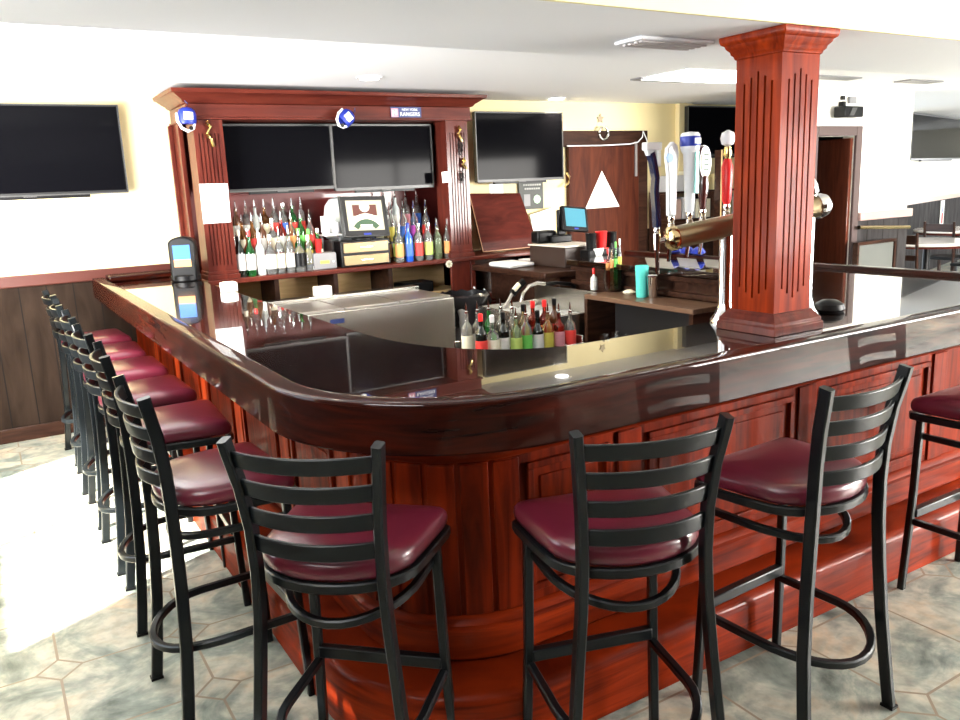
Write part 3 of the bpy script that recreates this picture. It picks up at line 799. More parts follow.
# ------------------------------------------------------------------ register on the back bar
rx0, rx1 = atY(342, 266, 5.93).x, atY(391, 262, 5.93).x
cash = thing('cash_box', 'black two-drawer cash box with brushed metal fronts under the tilted display', 'cash drawer', ((rx0+rx1)/2, 5.93, S0))
w = rx1-rx0
MB().box(-w/2, w/2, 0, .14, .001, .20).build('casing', M['black'], cash, world=False, bev=.006)
for z0, z1 in ((.012, .088), (.108, .186)):
    d = MB().box(-w/2+.02, w/2-.02, -.012, -.0005, z0, z1).build('drawer', M['brass'] if False else mat('warm_brushed_metal', (.20, .15, .085), .42, 1), cash, world=False, bev=.003)
    MB().box(-.05, .05, -.02, -.0125, (z0+z1)/2-.004, (z0+z1)/2+.004).build('handle', M['steel'], d, world=False)
pos = thing('register_display', 'tilted register screen showing an ornate beige and maroon emblem, on the cash box', 'display', (atY(364, 214, 5.96).x, 5.96, S0+.2005))
Rt = Matrix.Rotation(-.22, 4, 'X') @ Matrix.Rotation(0, 4, 'Z')
Rt = Matrix.Translation((0, 0, .18)) @ Matrix.Rotation(-.24, 4, 'X') @ Matrix.Rotation(.03, 4, 'Y')
MB().box(-.185, .185, -.02, .02, -.155, .155, Rt).build('frame', M['bezel'], pos, world=False, bev=.008)
MB().box(-.19, .19, -.016, .022, -.160, -.154, Rt).box(-.19, -.185, -.016, .022, -.16, .16, Rt).box(.185, .19, -.016, .022, -.16, .16, Rt).build('silver_edge', M['silver_bezel'], pos, world=False)
scr = MB().box(-.150, .150, -.0235, -.021, -.115, .120, Rt).build('screen', mat('lit_cream_screen', (.30, .28, .22), .25, emit=(.95, .84, .62), emit_s=.16), pos, world=False)
mb = MB()   # emblem: arch with a dial, over a ribbon
def arc(cx_, cz, r0, r1, a0, a1, n=14, y0=-.0255, y1=-.0236):
    rows = []
    for k in range(n+1):
        a = a0+(a1-a0)*k/n; ca, sa = math.cos(a), math.sin(a)
        rows.append([Rt @ Vector((cx_+ca*r0, y0, cz+sa*r0)), Rt @ Vector((cx_+ca*r1, y0, cz+sa*r1)), Rt @ Vector((cx_+ca*r1, y1, cz+sa*r1)), Rt @ Vector((cx_+ca*r0, y1, cz+sa*r0))])
    return MB().strips(rows)
e = MB().box(-.10, .10, -.0250, -.0236, .0, .085, Rt).build('emblem_field', M['maroon'], scr, world=False)
arc(0, .070, .001, .042, 0, 2*PI, 20, -.0262, -.0251).build('emblem_dial', M['cream_label'], scr, world=False)
arc(0, -.16, .135, .175, PI*.22, PI*.78, 16, -.0262, -.0251).build('emblem_ribbon', M['cream_label'], scr, world=False)
arc(0, -.16, .09, .132, PI*.2, PI*.8, 16, -.0250, -.0237).build('emblem_ground', M['dark_green'], scr, world=False)
MB().box(-.05, .05, -.0262, -.0251, -.085, -.070, Rt).build('emblem_plate', M['cream_label'], scr, world=False)
MB().box(-.03, .03, -.0225, -.0205, -.150, -.135, Rt).build('badge', M['blue'], pos, world=False)
MB().lathe([(.09, .0), (.09, .012), (.03, .02), (.03, .10), (.02, .12)], (0, .06, 0), 16).build('stand', M['black'], pos, world=False)
pm = thing('receipt_printer', 'light grey rounded receipt printer body behind the register screen', 'printer', (atY(343, 220, 6.2).x+.02, 6.22, SH))
MB().box(-.15, .10, -.07, .11, .0005, .20).build('body', M['grey_box'], pm, world=False, bev=.01)
mb = MB(); 
for i in range(1): mb.lathe([(.10, 0), (.13, .02), (.14, .15), (.12, .27), (.08, .32), (.02, .335)], (-.03, .02, .201), 16, sx=1, sy=.55)
mb.build('hood', mat('pale_grey_plastic', (.62, .66, .66), .4), pm, world=False)
# cups, tin box and other small things left of it
bx = atY(326, 262, 5.94)
tb = thing('terminal_box', 'small dark grey box with a yellow label, left of the cash box', 'box', (bx.x, 5.93, S0))
MB().box(-.10, .085, 0, .14, .0005, .125).build('body', M['grey_box'], tb, world=False, bev=.008)
MB().box(-.05, .025, -.002, -.0005, .045, .068).build('sticker', M['yellow'], tb, world=False)
MB().box(.05, .065, -.003, -.0005, .05, .062).build('button', M['white'], tb, world=False)
rc = MB().lathe([(.022, 0), (.030, .10), (.031, .102), (.028, .102), (.020, .004), (.001, .004)], (0, 0, 0), 16).build('red_cup', M['red'], None, world=False); rc.location = (atY(322, 246, 6.0).x, 6.03, SH+.126)
rc.location = (bx.x-.03, 6.0, SH+.1265)
tag(rc, 'small red plastic cup on the grey box left of the register', 'cup')
# little shelf with white cups
sh = thing('cup_shelf', 'narrow white ledge carrying stacks of white cups left of the register display', 'shelf', (bx.x+.06, 6.0, S0+.0))
MB().box(-.03, .14, .0, .13, .245, .258).build('board', M['white_plastic'], sh, world=False, bev=.002)
MB().box(-.02, -.008, .1, .125, 0, .244).box(.125, .137, .1, .125, 0, .244).build('leg', M['grey_box'], sh, world=False)
cz = SH+.2595
for i, (dx, hh, lb) in enumerate(((0.0, .15, 'taller stack of white paper cups on the ledge'), (.085, .10, 'shorter stack of white paper cups nearest the register display'))):
    mb = MB(); n = int(hh/.018)
    for k in range(n): mb.lathe([(.026, k*.016), (.034, k*.016+.022), (.036, k*.016+.022), (.036, k*.016+.0245), (.030, k*.016+.0245)], (0, 0, 0), 14)
    o = mb.build('paper_cup_stack', M['white_plastic'], None, world=False); o.location = (bx.x+.06+dx, 6.055, cz)
    tag(o, lb, 'cups', 'stacked white cups by the register')

# ------------------------------------------------------------------ papers, ornaments, sign on the back bar
def sheet(name, label, cat, pxs, Y, m=M['white'], t=.002, group=None):
    P = [atY(px, py, Y) for px, py in pxs]
    mb = MB().hexa([Vector((p.x, Y-t, p.z)) for p in P], [Vector((p.x, Y, p.z)) for p in P])
    o = mb.build(name, m, None); tag(o, label, cat, group); return o
sheet('paper_notice', 'blank white sheet taped to the left back-bar column', 'notice', [(199, 184), (227.5, 183.5), (231, 222), (203.5, 224)], YF-.002)
sheet('paper_note', 'small white note on the right back-bar column', 'note', [(441.5, 172), (450.5, 171), (451.5, 182), (442.5, 183)], YF-.002)
sg = thing('team_sign', 'small blue and white lettered sticker with a pink crest on the back-bar frieze', 'sign', (atY(407, 112, 5.87).x, 5.885, atY(407, 112, 5.87).z))
wS, hS = .262, .078
MB().box(-wS/2, wS/2, 0, .004, -hS/2, hS/2).build('plate', M['steel_blue'], sg, world=False)
MB().box(-wS/2+.003, -wS/2+.062, -.0015, -.0002, -hS/2+.003, hS/2-.012).build('crest', M['pink'], sg, world=False)
mb = MB().box(-wS/2+.012, -wS/2+.020, -.003, -.0017, -.024, .014).box(-wS/2+.040, -wS/2+.050, -.003, -.0017, -.020, .016)
mb.box(-wS/2+.020, -wS/2+.040, -.003, -.0017, -.006, .002).build('crest_mark', M['white'], sg, world=False)
WMsg = sg.location
text('NEW YORK', 'upper_lettering', .026, M['white'], sg, facing(Vector((WMsg.x+.032, WMsg.y-.0015, WMsg.z+.018))))
text('RANGERS', 'lettering', .040, M['white'], sg, facing(Vector((WMsg.x+.032, WMsg.y-.0015, WMsg.z-.016))))
# two hanging blue and white novelty helmets
def helmet(label, px, py, Y, tilt):
    p = atY(px, py, Y)
    t = thing('novelty_helmet', label, 'ornament', (p.x, Y, p.z))
    Rt = Matrix.Rotation(tilt, 4, 'Y')
    def T(mb): mb.v = [Rt @ v for v in mb.v]; return mb
    T(MB().lathe([(.056, -.045), (.060, -.03), (.060, .02), (.052, .042), (.034, .058), (.006, .064)], (0, 0, 0), 18, sy=.75)).build('shell', M['blue'], t, world=False)
    T(MB().box(-.032, .030, -.050, -.043, -.020, .030)).build('badge', M['white'], t, world=False, bev=.004)
    T(MB().tube([(-.064, 0, .02), (-.066, -.02, -.03), (-.045, -.035, -.075), (-.005, -.04, -.095), (.03, -.035, -.075), (.04, -.02, -.046)], .010, 8)).build('chin_guard', M['white_plastic'], t, world=False)
    T(MB().lathe([(.014, -.006), (.014, .006)], (.012, -.046, -.075), 12, axis=(0, 1, 0))).build('ear_disc', M['black'], t, world=False)
    T(MB().tube([(0, 0, .06), (.01, 0, .085), (-.01, 0, .105)], .004, 6)).build('cord', M['steel_blue'], t, world=False)
    return t
helmet('blue and white toy helmet hung at the left end of the back-bar frieze', 187, 117, 5.82, .05)
helmet('blue toy helmet tipped sideways, hung in the middle of the back-bar frieze', 346, 118, 5.82, .9)
def chain(name, label, pts, Y, m, r=.008, nb=9):
    P = [atY(px, py, Y) for px, py in pts]
    mb = MB(); segs = []
    for a_, b_ in zip(P[:-1], P[1:]):
        for k in range(nb): segs.append(a_.lerp(b_, k/nb))
    for i, s_ in enumerate(segs): mb.lathe([(r*.3, -r), (r, 0), (r*.3, r)], s_, 8)
    o = mb.build(name, m, None); tag(o, label, 'ornament'); return o
# gilt figure on left column, dark and gilt strings on the right one
def gilt(label, pxc, pyc, Y, hgt):
    p = atY(pxc, pyc, Y)
    mb = MB().tube([(0, 0, hgt/2), (.02, -.004, hgt*.3), (-.012, -.006, .0), (.016, -.004, -hgt*.25), (.028, 0, -hgt*.5)], .010, 8)
    mb.lathe([(.003, -.018), (.018, 0), (.004, .020)], (0.002, -.006, hgt*.38), 10).lathe([(.003, -.02), (.020, 0), (.004, .02)], (-.004, -.006, -.01), 10)
    o = mb.build('gilt_ornament', M['gold'], None, world=False); o.location = (p.x, Y-.012, p.z); tag(o, label, 'ornament'); return o
gilt('gold hanging figure at the top of the left back-bar column', 208, 134, YF-.008, .17)
gilt('gold hanging figure at the top of the right back-bar column', 458, 134, YF-.008, .12)
gilt('small gold figure halfway down the right back-bar column', 462.5, 164, YF-.008, .08)
def knot(label, px, py, hgt):
    p = atY(px, py, YF)
    mb = MB()
    for k in range(5): mb.tube([(math.cos(a)*.018+(.004 if k % 2 else -.004), -.003, math.sin(a)*.018+hgt*(k/4-.5)) for a in [2*PI*j/10 for j in range(10)]], .0035, 6, closed=True)
    o = mb.build('dark_garland', M['black'], None, world=False); o.location = (p.x, YF-.010, p.z); tag(o, label, 'ornament')
knot('dark iron chain below the upper gold figure on the right column', 459.5, 148, .07)
knot('dark iron chain below the small gold figure on the right column', 461, 177, .06)
mb = MB(); stp = atY(446, 263, YF-.03)
for k in range(4):
    a = k*PI/4; mb.box(-.03, .03, -.002, .002, -.007, .007, Matrix.Rotation(a, 4, 'Y'))
o = mb.build('star_tag', M['cream_label'], None, world=False); o.location = (atY(449.5, 263, 5.855).x, 5.862, atY(449.5, 264, 5.855).z)
tag(o, 'small pale star hung on the back-bar shelf edge', 'ornament')

# small box on bar's inner side, dispenser on the bar end
p = atZ(176, 280, BT+.0005)
dp = thing('snack_dispenser', 'black round-topped dispenser with a blue and orange label on the far end of the bar', 'dispenser', (1.17, 5.83, BT+.0005), -.35)
def dome(w, d, h, n=14):
    P = [(-w/2, 0), (w/2, 0)]
    for k in range(n+1):
        a = PI*k/n; P.append((w/2*math.cos(a), h-w*.28+math.sin(a)*w*.28))
    return P
poly = dome(.17, .15, .30)
mb = MB(); vs0 = [Vector((x, -.075, z)) for x, z in poly]; vs1 = [Vector((x, .075, z)) for x, z in poly]; n = len(poly)
mb.add(vs0+vs1, [tuple(range(n)), tuple(range(n, 2*n))[::-1]]+[(k, (k+1) % n, n+(k+1) % n, n+k) for k in range(n)])
mb.build('body', M['black'], dp, world=False, bev=.012)
MB().lathe([(.095, .0005), (.10, .006), (.10, .035), (.090, .045)], (0, 0, 0), 20).build('base', M['black'], dp, world=False)
MB().box(-.055, .055, -.079, -.0755, .15, .245).build('blue_label', mat('sky_blue_print', (.02, .14, .50), .5), dp, world=False)
MB().box(-.055, .055, -.0790, -.0755, .10, .149).build('orange_label', L['orange'], dp, world=False)
p = atZ(236, 291, BT+.0005)
nb = thing('napkin_box', 'small white box near the inner edge of the bar top, left', 'box', (1.14, 5.05, BT+.0005))
MB().box(-.045, .045, -.03, .03, .0005, .055).build('carton', M['white'], nb, world=False, bev=.003)
MB().box(-.032, .032, -.018, .018, .0555, .060).build('lid', M['cream_label'], nb, world=False)
q = atZ(236, 291, BT+.0005); nb.location = (q.x-.04, q.y, BT+.0005)

# ------------------------------------------------------------------ bottle cooler
ck = thing('bottle_cooler', 'low stainless steel bottle cooler in front of the bottle shelf', 'cooler', (2.33, 5.35, 0))
kx0, kx1, ky0, ky1 = 1.62, 2.88, 5.13, 5.80
MB().box(kx0, kx1, ky0, ky1, .10, .845).build('cabinet', M['steel'], ck, bev=.006)
for k in range(3):
    a = kx0+.01+k*(kx1-kx0-.02)/3; b_ = a+(kx1-kx0-.02)/3-.01
    MB().box(a, b_, ky0+.02, ky1-.14, .846, .862).build('sliding_lid', M['steel_dark'], ck, bev=.003)
MB().box(kx0, kx1, ky1-.12, ky1, .846, .885).build('rear_ledge', M['steel'], ck, bev=.004)
MB().box(kx0+.02, kx1-.02, ky0+.03, ky1-.02, .0, .099).build('kick_base', M['black'], ck)
bpx = atY(342, 307, ky0-.004)
MB().box(1.97-.05, 1.97+.05, ky0-.004, ky0-.0005, .765, .795).build('badge', M['steel_blue'], ck)
o = MB().box(-.06, .06, -.04, .04, 0, .07).build('carton', M['white'], None, world=False, bev=.003); o.location = (2.10, 5.72, .8855)
tag(o, 'small white carton standing on the rear ledge of the cooler', 'box')
o = MB().box(-.14, .14, -.10, .10, 0, .09).build('tray_box', M['black'], None, world=False, bev=.01); o.location = (3.05, 6.0+.12, .78)
dsh = bbx(1.40, 3.48, 6.0, 6.379, .755, .779, 'lower_shelf', M['undershelf'])
tag(o, 'black lidded box under the bottle shelf behind the cooler', 'box')
# bin beside it
bn = thing('trash_bin', 'tall grey bin with a black plastic liner at the right end of the cooler', 'bin', (3.10, 5.35, 0))
MB().strips([[Vector((x*s_, y*s_, z)) for x, y in ((-.14, -.17), (.14, -.17), (.14, .17), (-.14, .17))] for s_, z in ((.85, 0), (1, .74))]).build('body', M['grey_box'], bn, world=False, bev=.02)
rows = []
for s_, z in ((1.02, .60), (1.06, .66), (1.03, .72), (1.10, .78), (1.05, .83), (.9, .84), (.85, .70)):
    rows.append([Vector((math.cos(a)*.175*s_+random.uniform(-.008, .008), math.sin(a)*.20*s_+random.uniform(-.008, .008), z+random.uniform(-.012, .012))) for a in [2*PI*k/22 for k in range(22)]])
MB().strips(rows).build('bin_liner', M['bag'], bn, world=False, smooth=25)

# ------------------------------------------------------------------ ice bin with bottle rail, hoses
ib = thing('ice_bin', 'stainless steel ice bin behind the bar, filled with ice', 'ice bin', (3.35, 4.85, 0))
ix0, ix1, iy0, iy1 = 3.05, 3.60, 4.28, 5.10
mb = MB().box(ix0, ix1, iy0, iy1, .20, .60).box(ix0, ix0+.03, iy0, iy1, .60, .765).box(ix1-.03, ix1, iy0, iy1, .60, .88).box(ix0+.03, ix1-.03, iy0, iy0+.03, .60, .765).box(ix0+.03, ix1-.03, iy1-.03, iy1, .60, .765)
mb.build('basin', M['steel'], ib, bev=.004)
mb = MB()
rnd = random.Random(3)
nx, ny = 14, 28; vs = []; fs = []
for j in range(ny+1):
    for i in range(nx+1): vs.append((ix0+.035+(ix1-ix0-.07)*i/nx, iy0+.035+(iy1-iy0-.07)*j/ny, .705+rnd.uniform(0, .03)))
for j in range(ny):
    for i in range(nx): a = j*(nx+1)+i; fs.append((a, a+1, a+nx+2, a+nx+1))
o = mb.add(vs, fs).build('ice', M['ice'], ib); o['kind'] = 'stuff'
for x in (ix0+.03, ix1-.03):
    for y in (iy0+.03, iy1-.03): MB().cyl((x, y, 0), (x, y, .199), .018).build('leg', M['steel'], ib)
# speed rack with bottles
sr = thing('speed_rack', 'stainless rack holding two rows of bottles in front of the ice bin', 'bottle rack', (2.83, 4.0, 0))
sx0, sx1, sy0, sy1 = 2.24, 2.96, 3.72, 4.02
MB().box(sx0, sx1, sy0, sy1, .64, .655).box(sx0, sx1, sy0, sy0+.012, .655, .70).box(sx0, sx1, sy1-.012, sy1, .655, .76).box(sx0, sx0+.012, sy0+.012, sy1-.012, .655, .72).box(sx1-.012, sx1, sy0+.012, sy1-.012, .655, .74).build('tray', M['steel'], sr, bev=.003)
for x in (sx0+.03, sx1-.03):
    for y in (sy0+.03, sy1-.03): MB().cyl((x, y, 0), (x, y, .6395), .016).build('leg', M['steel'], sr)
bk = [('tall', 'clear', 'cream', 'pourer', .29), ('tall', 'clear', 'white', 'pourer', .29), ('tall', 'green', 'green', 'pourer', .29), ('tall', 'clear', 'cream', 'pourer', .29), ('tall', 'clear', 'white', 'pourer', .28), ('tall', 'gold', 'yellow', 'black', .27), ('tall', 'red', 'red', 'red', .28), ('tall', 'red', 'orange', 'red', .28), ('tall', 'brown', 'red', 'black', .28)]
row(bk, sx0+.05, sx1-.05, 3.95, .6555, 'back row of the speed rack', 'back row of bottles in the speed rack', 1.0)
fr = [('tall', 'dark', 'red', 'red', .29), ('stout', 'clear', 'cream', 'white', .28), ('tall', 'dark', 'white', 'black', .28), ('tall', 'pale', 'lime', 'pourer', .26), ('tall', 'clear', 'green', 'pourer', .27), ('wine', 'dark', 'white', 'black', .26), ('tall', 'gold', 'yellow', 'pourer', .26), ('tall', 'red', 'pink', 'pourer', .25), ('tall', 'clear', 'red', 'pourer', .25)]
row(fr, sx0+.05, sx1-.05, 3.80, .6555, 'front row of the speed rack', 'front row of bottles in the speed rack', .95)
# soda gun and its hose
gun = thing('soda_gun', 'soda gun with curved hoses above the ice bin', 'soda gun', (3.58, 5.3, .9))
A1 = atY(506, 305, 5.35); A2 = atY(524, 282, 5.35); 
def yp(px, py, y=4.72): return atY(px, py, y)
MB().tube([yp(504, 308), yp(509, 300), yp(512, 294)], .012, 8).build('hose', M['steel_dark'], gun)
MB().tube([yp(512, 294), yp(517, 288), yp(524, 281)], .050, w=.032).build('handle', M['black'], gun)
MB().tube([yp(514, 290, 4.70), yp(519, 284, 4.70)], .030, w=.028).build('button_plate', M['cream_label'], gun)
MB().tube([yp(521, 302), yp(523, 293), yp(529, 286), yp(537, 283), yp(545, 284)], .013, 10).build('silver_hose', M['steel'], gun)
MB().tube([yp(545, 284), yp(556, 283), yp(570, 284), yp(575, 287)], .014, 8).build('black_hose', M['black'], gun)
MB().tube([yp(474, 287, 5.7), yp(476, 292, 5.65), yp(476, 300, 5.6)], .007, 6).build('white_tube', M['white_plastic'], gun)
MB().tube([yp(484, 289, 5.7), yp(487, 293, 5.65), yp(487, 304, 5.6)], .007, 6).build('white_tube', M['white_plastic'], gun)
# things in the cubby
for (px, py, lb, m_, s_) in ((476, 286, 'white folded cloth on the shelf right of the back bar', M['white'], (.11, .08, .05)), (492, 284, 'small glossy brown box on the shelf right of the back bar', M['cherry'], (.07, .08, .07)), (501, 282, 'small red box on the shelf right of the back bar', M['red'], (.05, .06, .05))):
    p = atY(px, py, 6.0); 
    o = MB().box(-s_[0], s_[0], -s_[1], s_[1], 0, s_[2]).build('small_box' if 'box' in lb else 'folded_cloth', m_, None, world=False, bev=.012); o.location = (p.x, 6.05, .6455); tag(o, lb, 'box' if 'box' in lb else 'cloth')

# ------------------------------------------------------------------ slanted panel
P4 = [atY(469, 193.5, 6.28), atY(520, 193, 6.28), atY(539, 246.5, 6.05), atY(483, 252, 6.05)]
nrm = (P4[1]-P4[0]).cross(P4[3]-P4[0]).normalized()
if nrm.y > 0: nrm = -nrm
pan = thing('slanted_panel', 'red-brown wooden board leaning at the right end of the back bar', 'panel', (P4[3]+P4[2])/2)
MB().hexa([v for v in P4], [v-nrm*.025 for v in P4]).build('board', wood('slanted_panel_stain', (.045, .008, .006), (.085, .015, .010), grain=(2, 8, 8), rough=.5, coat=.1), pan, bev=.002)
for a_, b_ in ((P4[3], P4[2]), (P4[0], P4[3])): MB().tube([a_+nrm*.003, b_+nrm*.003], .008, w=.008).build('light_edge', mat('raw_wood_edge', (.42, .22, .12), .5), pan)

# ------------------------------------------------------------------ sign, outlet on the wall, white papers
sgn = thing('wall_sign', 'small dark wall sign with arched top and pale lettering, right of the back bar', 'sign', (atY(531, 193, BW-.02).x, BW-.02, atY(531, 193, BW-.02).z))
p = sgn.location
poly = [(-.14, -.15), (.14, -.15), (.14, .11), (.10, .12), (.05, .155), (-.05, .155), (-.10, .12), (-.14, .11)]
MB().prism(poly, 0, .015, Matrix.Rotation(PI/2, 4, 'X') @ Matrix.Translation((0, 0, -.012))).build('board', mat('sign_charcoal', (.035, .04, .035), .5), sgn, world=False, bev=.003)
mb = MB()
for zr_, x0_, n_ in ((.075, -.09, 8), (.040, -.075, 7)):
    for k in range(n_): mb.box(x0_+k*.026, x0_+k*.026+.018, -.007, -.0035, zr_-.008, zr_+.008)
mb.build('lettering', mat('grey_print', (.45, .45, .42), .6), sgn, world=False)
MB().box(-.085, -.015, -.007, -.0035, -.12, -.01).build('picture', M['grey_box'], sgn, world=False)
MB().lathe([(.042, 0), (.042, .004)], (.065, -.0035, -.06), 8, axis=(0, -1, 0)).build('clover', mat('pale_green_print', (.45, .75, .45), .5), sgn, world=False)
sheet('outlet_plate', 'white outlet plate on the wall under the right television', 'outlet', [(489, 183.5), (502.5, 183), (503, 194), (490, 194)], BW-.003, M['white_plastic'])
pp = thing('paper_stack', 'white papers standing behind the register box at the wall', 'papers', (4.8, 6.3, 1.0))
MB().hexa([atY(530, 215, 6.38), atY(554, 207, 6.38), atY(554, 244, 6.38), atY(536, 246, 6.38)], [v+Vector((0, .01, 0)) for v in (atY(530, 215, 6.38), atY(554, 207, 6.38), atY(554, 244, 6.38), atY(536, 246, 6.38))]).build('sheet', M['white'], pp)

# ------------------------------------------------------------------ door in the back wall
dx0, dx1 = atY(564, 160, BW).x, atY(645, 160, BW).x
dtop = atY(600, 131, BW).z
dr = MB().box(dx0+.02, dx1-.13, BW-.05, BW-.001, .0, dtop-.15).build('door_2', M['door'], bev=.004); dr['kind'] = 'structure'; dr['label'] = 'mahogany door behind the register with a white triangle on it'
MB().box(dx1-.19, dx1-.16, BW-.062, BW-.0505, 1.66, 2.0).build('door_edge_strip', M['steel_dark'], dr)
MB().tube([atY(567, 173, 6.38), atY(569.5, 177, 6.38), atY(569, 183, 6.38), atY(565, 187, 6.38)], .012, 8).build('door_handle', M['brass'], dr)
struct('trim_13', MB().box(dx0-.04, dx1, BW-.04, BW-.001, dtop-.15, dtop).box(dx1-.13, dx1, BW-.04, BW-.001, 0, dtop-.15), M['darkwood'], bev=.005)
P3 = [atY(602, 171, BW-.056), atY(585.5, 209, BW-.056), atY(619.5, 206.5, BW-.056)]
o = MB().add([v for v in P3]+[v+Vector((0, .005, 0)) for v in P3], [(0, 1, 2), (3, 5, 4), (0, 1, 4, 3), (1, 2, 5, 4), (2, 0, 3, 5)]).build('triangle_sign', mat('warm_white_sign', (.95, .93, .85), .5), None)
tag(o, 'white triangular sign on the mahogany door', 'sign')
c = atY(603.5, 134, BW-.05)
o = MB().tube([(c.x+.055*math.cos(a), BW-.052, c.z+.062*math.sin(a)+.01) for a in [math.radians(d) for d in range(110, 431, 16)]], .012, 8).build('horseshoe', M['steel'], None); tag(o, 'silver horseshoe over the mahogany door', 'horseshoe')
c = atY(601, 118.5, BW-.02)
poly = []
for k in range(10):
    a = PI/2+k*PI/5; r = .045 if k % 2 == 0 else .024; poly.append((r*math.cos(a), r*math.sin(a)))
o = MB().prism(poly, 0, .01, Matrix.Translation((c.x, BW-.003, c.z)) @ Matrix.Rotation(PI/2, 4, 'X')).build('wall_star', mat('dull_bronze', (.35, .28, .18), .5), None); tag(o, 'small bronze star on the wall above the door', 'ornament')
pts = [atY(567, 146, 6.385), atY(600, 145.5, 6.385), atY(630, 144, 6.385), atY(638, 142, 6.385), atY(642.5, 137, 6.385), atY(643, 131, 6.385), atY(646.5, 139, 6.385), atY(648, 146, 6.385)]
o = MB().tube(pts, .006, 6).build('cable', M['white_plastic'], None); tag(o, 'white cable running along the top of the mahogany door frame', 'cable')

# ------------------------------------------------------------------ counter with the touchscreen register
ct = thing('register_counter', 'dark wooden counter carrying the touchscreen register', 'counter', (3.95, 5.0, 0))
MB().box(3.46, 4.40, 4.80, 5.84, .945, .99).build('counter_top', M['darkwood'], ct, bev=.008)
MB().box(3.66, 4.34, 4.84, 5.80, 0, .944).build('cabinet', M['darkwood'], ct)
MB().box(3.62, 3.659, 4.84, 5.80, .70, .944).build('front_board', M['darkwood'], ct)
p = atY(566, 262, 5.05)
px_ = atX(545, 262, 3.72)
rb = thing('cash_register', 'dark box-shaped cash register with a pale top, on the dark counter', 'cash register', (3.9, 5.2, .9905))
c0 = atZ(541, 260, .99); c1 = atZ(597, 265, .99)
MB().box(3.76, 4.10, 4.95, 5.42, .9905, 1.145).build('drawer_box', mat('espresso_brown', (.035, .020, .015), .45), rb, bev=.006)
MB().box(3.75, 4.11, 4.94, 5.43, 1.1455, 1.158).build('lid', mat('worn_white_lid', (.75, .68, .60), .4), rb, bev=.003)
ts = thing('touchscreen', 'tilted touchscreen with a teal display on the cash register base', 'touchscreen', (3.98, 5.25, 1.1585))
q = atY(574, 219, 5.25)
Rt = Matrix.Translation((q.x-3.98, 0, q.z-1.1585+.0)) @ Matrix.Rotation(-.30, 4, 'X') @ Matrix.Rotation(.12, 4, 'Y')
MB().box(-.125, .125, -.02, .02, -.105, .100, Rt).build('casing', M['black'], ts, world=False, bev=.012)
MB().box(-.098, .098, -.0225, -.0205, -.068, .080, Rt).build('display', M['screen_teal'], ts, world=False)
MB().box(-.02, .02, -.0225, -.0205, -.09, -.078, Rt).build('badge', M['blue'], ts, world=False)
MB().box(-.10, .10, .02, .055, 0, .06).box(-.04, .04, .02, .05, .06, .26).build('stand', M['black'], ts, world=False, bev=.01)
mb = MB().box(-.13, .06, -.05, .06, 0, .10)
o = mb.build('receipt_printer', M['black'], None, world=False, bev=.02); o.location = (atX(549, 236, 3.86).x, 5.40, 1.1585); tag(o, 'dark receipt printer behind the touchscreen', 'printer')
o.location = (atY(549, 236, 5.38).x-.02, 5.37, 1.1585)
# caddies and napkins
cd = thing('straw_caddy', 'black bar caddy with a red cup in the middle, right of the register', 'caddy', (0, 0, 0))
cq = atY(603, 242, 4.75)
cd.location = (4.05, 4.875, .9905)
MB().box(-.16, .16, -.05, .06, 0.0005, .13).build('tray', M['black'], cd, world=False, bev=.006)
for dx in (-.10, .10):
    MB().lathe([(.035, 0), (.042, .12), (.043, .122), (.038, .122), (.033, .01), (.001, .01)], (dx, 0, .131), 14).build('cup', M['black'], cd, world=False)
MB().lathe([(.036, 0), (.047, .13), (.048, .132), (.042, .132), (.034, .01), (.001, .01)], (0, 0, .131), 14).build('red_cup', M['red'], cd, world=False)
mb = MB().add([(-.12, -.055, .14), (-.02, -.055, .14), (-.06, -.055, .01), (-.12, -.051, .14), (-.02, -.051, .14), (-.06, -.051, .01)], [(0, 1, 2), (3, 5, 4), (0, 1, 4, 3), (1, 2, 5, 4), (2, 0, 3, 5)])
mb.build('napkin', M['white'], cd, world=False)
o = MB().box(-.12, .12, -.16, .16, 0, .035).build('folded_towel', M['white'], None, world=False, bev=.015); o.location = (3.60, 5.45, .9905); tag(o, 'folded white towel on the end of the dark counter', 'towel')
o = MB().lathe([(.06, 0), (.10, .012), (.11, .02), (.10, .02), (.05, .008), (.001, .008)], (0, 0, 0), 20, sy=1.2).build('plate', M['white_plastic'], None, world=False); o.location = (3.92, 5.62, .9905); tag(o, 'white plate behind the towel on the dark counter', 'plate')

# ------------------------------------------------------------------ glass cabinet with caddy, shakers
gc = thing('glass_cabinet', 'low dark-brown cabinet with an open shelf of glasses inside the bar', 'cabinet', (3.5, 3.9, 0))
gx0, gx1, gy0, gy1 = 3.38, 3.652, 3.27, 4.25
MB().box(gx0, gx1, gy0, gy1, .865, .895).build('cabinet_top', wood('brown_worn_top', (.10, .055, .035), (.17, .10, .065), grain=(6, 1, 6), rough=.35, coat=.3), gc, bev=.004)
for y in (gy0, gy1-.03): MB().box(gx0, gx1, y, y+.03, 0, .864).build('side_panel', M['darkwood'], gc)
MB().box(gx1-.03, gx1, gy0+.03, gy1-.03, 0, .864).build('back_panel', M['recess'], gc)
MB().box(gx0+.005, gx1-.03, gy0+.03, gy1-.03, .50, .525).build('shelf', M['darkwood'], gc)
for j in range(8):
    for i in range(2):
        o = MB().lathe([(.028, 0), (.032, .11), (.033, .112), (.030, .112), (.026, .006), (.001, .006)], (0, 0, 0), 12).build('tumbler', M['glass'], None, world=False)
        o.location = (gx0+.05+i*.09, gy0+.10+j*.105, .5255)
        tag(o, 'clear tumbler in the %s row on the low open shelf, %s from the near end' % ('front' if i == 0 else 'rear', ordn[j]), 'glass', 'tumblers on the open shelf of the low cabinet')
